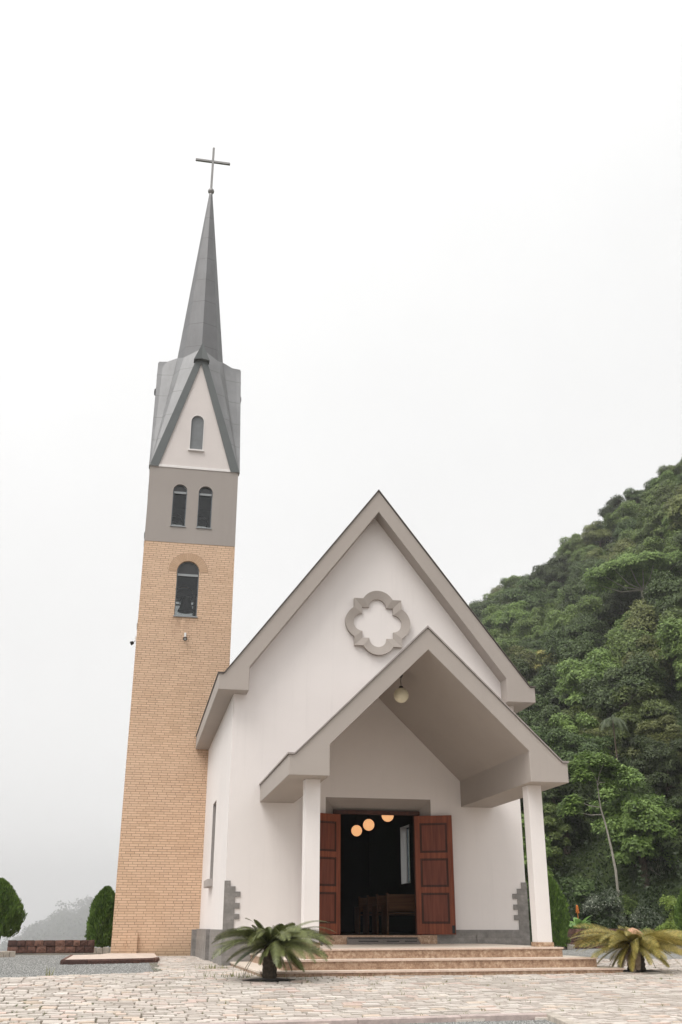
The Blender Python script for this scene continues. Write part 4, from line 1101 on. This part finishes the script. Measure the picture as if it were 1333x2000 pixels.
thuja('conifer', (-5.70, 12.0, .02), .47, 1.80, .12, 'dark oval conifer standing close beside the left side of the tower')
thuja('conifer', (8.95, 13.0, .04), .52, 2.30, .05, 'tall conifer just right of the porch column')
thuja('conifer', (11.42, 8.0, .04), .50, 1.95, .40, 'conifer on a bare stem at the right edge of the picture')

# cycads
def cycad(loc, specs, trunk_h, trunk_r, mat, label, cone, conem, dead=None, seedn=1):
    t = empty('cycad', loc, label, 'cycad', 'cycads in front of the chapel steps')
    random.seed(seedn)
    mb = MB(); prof = []
    nn = 14
    for i in range(nn+1):
        z = -.05+(trunk_h+.05)*i/nn; prof.append((trunk_r*(1+.10*(i % 2))*(1.05-.1*i/nn), z))
    prof.append((.01, trunk_h+.03)); mb.lathe(prof, seg=18); mb.build('trunk', CYCTRUNK, t)
    def frond(az, el, L, droop, list_, ln=.100):
        d0 = Vector((math.cos(az)*math.cos(el), math.sin(az)*math.cos(el), math.sin(el))); p = Vector((0, 0, trunk_h))+Vector((math.cos(az), math.sin(az), 0))*trunk_r*.5
        n = 46; step_ = L/n; d = d0.copy(); pts = [p.copy()]
        side0 = Vector((-math.sin(az), math.cos(az), 0))
        for i in range(n):
            d = (d+Vector((0, 0, -droop*step_*(.6+1.2*i/n)))).normalized(); p = p+d*step_; pts.append(p.copy())
        Q = []; roll = random.uniform(-.95, .95)
        for i in range(3, n):
            f = i/n; l = ln*math.sin(math.pi*min(1, .14+.84*f))**.55*(1 if f < .93 else .7)
            dd = (pts[i+1]-pts[i]).normalized(); upv = side0.cross(dd).normalized()*-1
            if upv.z < 0 and el > -1: upv = -upv
            for s in (-1, 1):
                sr = side0*math.cos(roll)+upv*math.sin(roll); ur = upv*math.cos(roll)-side0*math.sin(roll)
                a = pts[i]; dirv = (sr*s*.86+dd*.55+ur*.22).normalized()
                tip = a+dirv*l+Vector((0, 0, -.22*l)); w_ = dd*.0085
                Q.append([a-w_, a+w_, tip+w_*.3, tip-w_*.3])
        # rachis as a flat strip
        for i in range(0, n, 2):
            w_ = side0*.006*(1.2-i/n); Q.append([pts[i]-w_, pts[i]+w_, pts[min(i+2, n)]+w_, pts[min(i+2, n)]-w_])
        list_.append(np.array(Q))
    live, dd_ = [], []
    for az, el, L, dr, isdead in specs: frond(az, el, L, dr, dd_ if isdead else live)
    quads('fronds', np.concatenate(live), mat, t)
    if dd_: quads('dead_fronds', np.concatenate(dd_), CYC_B, t)
    mb = MB(); cr, ch = cone
    mb.lathe([(.001+cr*math.sin(math.pi*i/12)**.8*(1+.12*(i % 2)), trunk_h+.0+ch*i/12) for i in range(0, 13)], seg=14); mb.build('cone', conem, t)
    return t
sp_ = []
random.seed(5)
for i in range(38): sp_.append((6.283*i/38+random.uniform(-.1, .1), random.uniform(.30, .66), random.uniform(.86, .99), random.uniform(1.0, 1.45), False))
for i in range(18): sp_.append((6.283*i/18+random.uniform(-.15, .15), random.uniform(.0, .35), random.uniform(.74, .88), random.uniform(.6, 1.0), False))
for i in range(12): sp_.append((6.283*i/12+random.uniform(-.15, .15), random.uniform(.7, 1.0), random.uniform(.5, .75), random.uniform(1.3, 1.9), False))
for i in range(9): sp_.append((6.283*i/9+.15, random.uniform(-.5, -.1), random.uniform(.5, .7), 1.4, False))
for i in range(9): sp_.append((6.283*i/9+.2, random.uniform(.8, 1.15), random.uniform(.34, .46), random.uniform(1.2, 1.8), False))
for i in range(4): sp_.append((random.uniform(-.1, .5), random.uniform(.55, .8), random.uniform(.95, 1.06), random.uniform(.9, 1.2), False))
sp_.append((-1.35, -.2, .5, 2.2, False)); sp_.append((-1.2, .25, .6, 2.2, False))
cycad((-2.92, -5.45, Gnd(-2.9, -5.45)), sp_, .45, .098, CYC_G, 'dark green cycad at the left end of the steps', (.05, .15), CONEM, seedn=3)
sp_ = []
for i in range(48): sp_.append((6.283*i/48+random.uniform(-.08, .08), random.uniform(.22, .58), random.uniform(.92, 1.04), random.uniform(.55, .95), False))
for i in range(24): sp_.append((6.283*i/24+random.uniform(-.12, .12), random.uniform(-.15, .2), random.uniform(.82, .95), random.uniform(.4, .8), False))
for i in range(12): sp_.append((6.283*i/12+random.uniform(-.12, .12), random.uniform(-.6, -.25), random.uniform(.55, .7), random.uniform(.8, 1.2), False))
for i in range(10): sp_.append((6.283*i/10+random.uniform(-.15, .15), random.uniform(.5, .8), random.uniform(.35, .55), 1.9, False))
for i in range(7): sp_.append((random.uniform(-3.0, -1.9), random.uniform(-.9, -.5), random.uniform(.4, .6), 1.2, True))
cycad((3.24, -4.55, Gnd(3.4, -4.55)), sp_, .44, .135, CYC_Y, 'yellowing cycad with drooping fronds at the right end of the steps', (.15, .24), CONEM, seedn=9)
# soil ellipse under each cycad, with its shadow painted into the dark colour
for x, y, nm in ((-2.92, -5.45, 'left'), (3.24, -4.55, 'right')):
    mb = MB(); n = 22; ring_ = [(x+(.36+.05*random.random())*math.cos(6.283*i/n), y+(.22+.04*random.random())*math.sin(6.283*i/n), Gnd(x, y)+.010+.004*x) for i in range(n)]
    mb.add(ring_+[(x, y, Gnd(x, y)+.04+.004*x)], [(i, (i+1) % n, n) for i in range(n)])
    tag(mb.build('soil_shadow_patch', simple('shadowed_soil_'+nm, (.05, .045, .045), .8, 0, .4, 30, .8)), f'soil patch darkened as shadow round the trunk of the {nm} cycad', 'soil', kind='structure')

# ------------------------------------------------------------------ dry stone walls and edging
def stone_wall(name, a, b, h, th, label, rows, z0=.04, slen=(.17, .34), mat=REDST):
    a, b = Vector((*a, 0)), Vector((*b, 0)); d = b-a; L = d.length; d1 = d.normalized(); nn = Vector((-d1.y, d1.x, 0))
    t = empty(name, (a.x, a.y, z0), label, 'wall')
    mb = MB(); z = 0
    M_ = Matrix(((d1.x, nn.x, 0, 0), (d1.y, nn.y, 0, 0), (0, 0, 1, 0), (0, 0, 0, 1)))
    for r_ in range(rows):
        hh = h/rows*random.uniform(.92, 1.06); x = 0
        while x < L-.03:
            w = min(random.uniform(*slen), L-x); j = random.uniform(-.022, .022)
            vs = []
            for yy in (-.0+j, th):
                for (uu, vv) in ((.006, .012), (w-.006, .012), (w-.012, hh-.004), (.012, hh-.004)):
                    vs.append(M_ @ Vector((x+uu+random.uniform(-.004, .004), yy, z+vv+random.uniform(-.006, .006))))
            # pillow face
            c_ = M_ @ Vector((x+w/2, j-.015, z+hh/2)); vs.append(c_)
            mb.add(vs, [(0, 1, 8), (1, 2, 8), (2, 3, 8), (3, 0, 8), (0, 4, 5, 1), (1, 5, 6, 2), (2, 6, 7, 3), (3, 7, 4, 0), (4, 7, 6, 5)]); x += w
        z += hh
    mb.build('stones', mat, t)
    mb = MB(); mb.box(.015, L-.015, .025, th-.01, 0, h-.02, 0, M_); mb.build('mortar_core', MORTARD, t)
    return t
stone_wall('stone_wall', (-8.18, 9.75), (-5.88, 10.15), .34, .3, 'low wall of dark red stone blocks left of the tower', 2)
stone_wall('stone_planter', (10.15, 14.2), (14.6, 16.2), .64, .3, 'raised bed wall of red stone blocks behind the right cycad', 3, slen=(.14, .34))
def edging(name, a, b, h, label, mat=EDGESTONE):
    a, b = Vector((*a, 0)), Vector((*b, 0)); d = b-a; L = d.length; n = int(L/.16); d1 = d.normalized(); nn = Vector((-d1.y, d1.x, 0))
    mb = MB(); M_ = Matrix(((d1.x, nn.x, 0, a.x), (d1.y, nn.y, 0, a.y), (0, 0, 1, .04), (0, 0, 0, 1)))
    for i in range(n):
        x = L*i/n; mb.box(x+.008, x+L/n-.008, random.uniform(-.01, .01), .12, -.05, h*random.uniform(.85, 1.1), 0, M_)
    tag(mb.build(name, mat, bevel=.01), label, 'edging')
edging('stone_edging', (-9.6, 6.0), (-7.72, 7.35), .11, 'pale block edging of the bed at the left edge of the yard')
edging('stone_edging', (8.1, 12.1), (10.1, 13.9), .15, 'pale block edging under the tall conifer right of the porch')
edging('stone_edging', (-6.2, 11.1), (-5.3, 11.2), .12, 'short pale block edging under the conifer beside the tower')
edging('stone_edging', (13.0, 12.2), (17.5, 12.8), .15, 'pale block edging beyond the right cycad')

# ------------------------------------------------------------------ shrubs and garden plants
def shrub(name, c, r, h, n, L, mat, label, cat='shrub', ncl=14, asp=.5, up=.6, stems=True, z0=.04):
    t = empty(name, (c[0], c[1], z0), label, cat)
    pts = []
    for i in range(ncl):
        a = random.uniform(0, 6.28); rr = random.uniform(.0, .75)*r; zz = random.uniform(.3, .88)*h*(1-.35*(rr/r)**2)
        pts.append(np.array([rr*math.cos(a), rr*math.sin(a), zz]))
    Q, _ = crown_quads(r, ncl, n, L, asp, .8, pts, (.25, .42), up); Q = Q[Q[:, 0, 2] > .0]
    quads('foliage', Q, mat, t)
    mb = MB()
    for p in pts[:8]: mb.tube([(0, 0, -.05), Vector(p)*.5+Vector((0, 0, .1)), Vector(p)], [.02, .014, .006], 5)
    mb.build('stems', BARK, t)
    return t
def gpos(px, Y): p = at(px, 1800, Y); return (p.x, p.y)
shrub('shrub', gpos(1190, 18.5), 1.0, 2.1, 15000, .075, LEAF_G, 'tall glaucous shrub with pale leaves left of the leaning trunk base', ncl=24)
shrub('shrub', gpos(1258, 17.8), .90, 1.45, 13000, .07, LEAF_G, 'rounded glaucous shrub with pale tips right of the taller one', ncl=20)
shrub('shrub', gpos(1222, 21.5), .75, 2.3, 7000, .11, LEAF_A, 'drooping green shrub below the leaning pale trunk', ncl=16, up=.2)
shrub('shrub', gpos(1120, 24), 1.5, 3.1, 14000, .14, LEAF_B, 'large dark green shrub behind the tall conifer', ncl=26)
shrub('shrub', gpos(1162, 25), 1.4, 2.6, 12000, .14, LEAF_B, 'broad dark bush behind the orange canna', ncl=24)
shrub('shrub', gpos(1290, 24.5), 1.6, 2.2, 12000, .14, LEAF_B, 'broad dark bush behind the two glaucous shrubs', ncl=24)
shrub('shrub', gpos(1308, 12.5), .50, .85, 5000, .09, LEAF_L, 'bright lime green bush low at the right edge', ncl=14)
shrub('shrub', gpos(1250, 15.5), .55, .62, 5000, .06, LEAF_A, 'low feathery green bush behind the right cycad', ncl=12)
shrub('shrub', gpos(1103, 13.2), .24, .55, 1600, .07, LEAF_A, 'small green bush with a white flower under the tall conifer', ncl=8)
shrub('shrub', gpos(1326, 14.8), .65, 2.15, 5200, .085, LEAF_L, 'sparse lime green shrub reaching in from the right edge', ncl=13)
# bare twiggy tree at the right edge
t = empty('bare_tree', (*gpos(1330, 26), .04), 'leafless pale branching shrub at the right edge above the lime bush', 'tree')
mb = MB()
def twig(p, d, L, r, lv):
    q = p+d*L*.5+Vector(unit(1)[0])*L*.05; e_ = p+d*L; mb.tube([p, q, e_], [r, r*.8, r*.6], 5, cap=False)
    if lv:
        for _ in range(3): twig(e_, (d+Vector(unit(1)[0])*.55+Vector((-.1, 0, .12))).normalized(), L*.72, r*.55, lv-1)
twig(Vector((0, 0, 0)), Vector((-.1, 0, 1)), 1.5, .05, 0)
for k in range(4): twig(Vector((-.1, 0, 1.5+.25*k)), Vector((-.75+.4*k, .1, .65)).normalized(), .8, .032, 4)
mb.build('branches', PALEBARK, t)
# canna with orange flower spike
def canna(px, Y, n, h, label, flower=True):
    t = empty('canna_plant', (*gpos(px, Y), .58), label, 'plant')
    Qs = []
    for k in range(n):
        a = 6.283*k/n+random.uniform(-.3, .3); el = random.uniform(.5, 1.2); L = h*random.uniform(.55, .9)
        d = Vector((math.cos(a)*math.cos(el), math.sin(a)*math.cos(el), math.sin(el))); s = Vector((-math.sin(a), math.cos(a), 0)); p = Vector((0, 0, .05)); pv = p; wv = .0
        for i in range(1, 9):
            f = i/8; d = (d+Vector((0, 0, -.16))).normalized(); q = pv+d*L/8; w2 = .11*math.sin(math.pi*min(1, f*.95+.03))
            Qs.append([pv-s*wv, pv+s*wv, q+s*w2, q-s*w2]); pv = q; wv = w2
    me = MB()
    for q in Qs: me.add(q, [(0, 1, 2, 3)])
    me.build('leaf_blades', CANNA, t)
    if flower:
        mb = MB(); mb.tube([(0, 0, 0), (0, 0, h*.74)], [.012, .008], 6)
        for i in range(26):
            z = h*(.58+.24*i/26); a = i*2.4; r = .055*(1-.6*i/26)
            mb.lathe([(.001, -.02), (.018, 0), (.001, .03)], (r*math.cos(a), r*math.sin(a), z), 5)
        mb.build('flower_spike', ORANGE, t)
mb = MB(); mb.add([(10.2, 14.35, .56), (14.6, 16.35, .56), (14.0, 19.0, .5), (9.8, 17.5, .5)], [(0, 1, 2, 3)]); tag(mb.build('planting_bed', SOIL), 'soil filling the raised stone bed', 'soil', kind='structure')
canna(1130, 15.4, 18, 1.08, 'broad leaved plant with an orange flower spike above the red stone bed')
canna(1150, 15.6, 10, .55, 'low broad leaved plant with yellow green blades right of the orange flower', False)
canna(1112, 14.9, 9, .95, 'large arching green leaves left of the orange flower', False)
# grass and weeds in the joints, low vegetation
Q = []
for _ in range(520):
    x = random.uniform(-8, 9); y = random.uniform(-10, 0)
    if not paved(x, y): continue
    z = Gnd(x, y)+.004*x
    for k in range(random.randint(3, 8)):
        a = random.uniform(0, 6.28); l = random.uniform(.015, .045); p = np.array([x+random.uniform(-.03, .03), y+random.uniform(-.02, .02), z-.01]); d = np.array([math.cos(a)*.6, math.sin(a)*.6, 1])*l; s = np.array([-math.sin(a), math.cos(a), 0])*.004
        Q.append([p-s, p+s, p+d+s*.2, p+d-s*.2])
for cx_, cy_, nn_, rr_, hh_ in ((-3.25, -4.8, 90, .35, .10), (-6.1, -4.0, 16, .05, .16), (-3.4, -1.5, 70, .18, .09), (-5.35, 7.3, 60, .10, .09), (-4.75, 7.25, 25, .1, .05), (-2.0, -5.3, 60, .5, .05), (1.8, -5.1, 80, 1.3, .04)):
    for _ in range(nn_):
        x = cx_+random.gauss(0, rr_); y = cy_+random.gauss(0, rr_*.35); z = Gnd(x, y); a = random.uniform(0, 6.28); l = random.uniform(.4, 1)*hh_
        p = np.array([x, y, z-.01]); d = np.array([math.cos(a)*.5, math.sin(a)*.5, 1])*l; s = np.array([-math.sin(a), math.cos(a), 0])*.005; Q.append([p-s, p+s, p+d+s*.2, p+d-s*.2])
tag(quads('weeds', np.array(Q), GRASSM), 'tufts of grass and weeds growing in the paving joints', 'weeds', kind='stuff')
n = 9000; x = rng.uniform(9.5, 20, n); y = rng.uniform(14.6, 24, n)
P = np.stack([x, y, .04+.1*rng.random(n)], 1); Q = leaves(P, unit(n)*.5+np.array([0, 0, 1]), .16*(.5+rng.random(n)), .03)
tag(quads('lawn_grass', Q, LEAF_A), 'rough grass in the garden right of the chapel', 'grass', kind='stuff')

# ------------------------------------------------------------------ haze
HZ = bpy.data.materials.new('haze_air'); HZ.use_nodes = True; nt = HZ.node_tree; nt.nodes.clear()
o_ = nt.nodes.new('ShaderNodeOutputMaterial'); pv = nt.nodes.new('ShaderNodeVolumePrincipled'); nt.links.new(pv.outputs[0], o_.inputs['Volume'])
pv.inputs['Color'].default_value = (.97, .97, .97, 1); pv.inputs['Density'].default_value = .0005
mb = MB(); mb.box(-4600, 4600, -4600, 4600, -160, 200); hz = mb.build('haze', HZ)
tag(hz, 'thin mist filling the valley and veiling the far trees', 'haze', kind='stuff')
print('built')
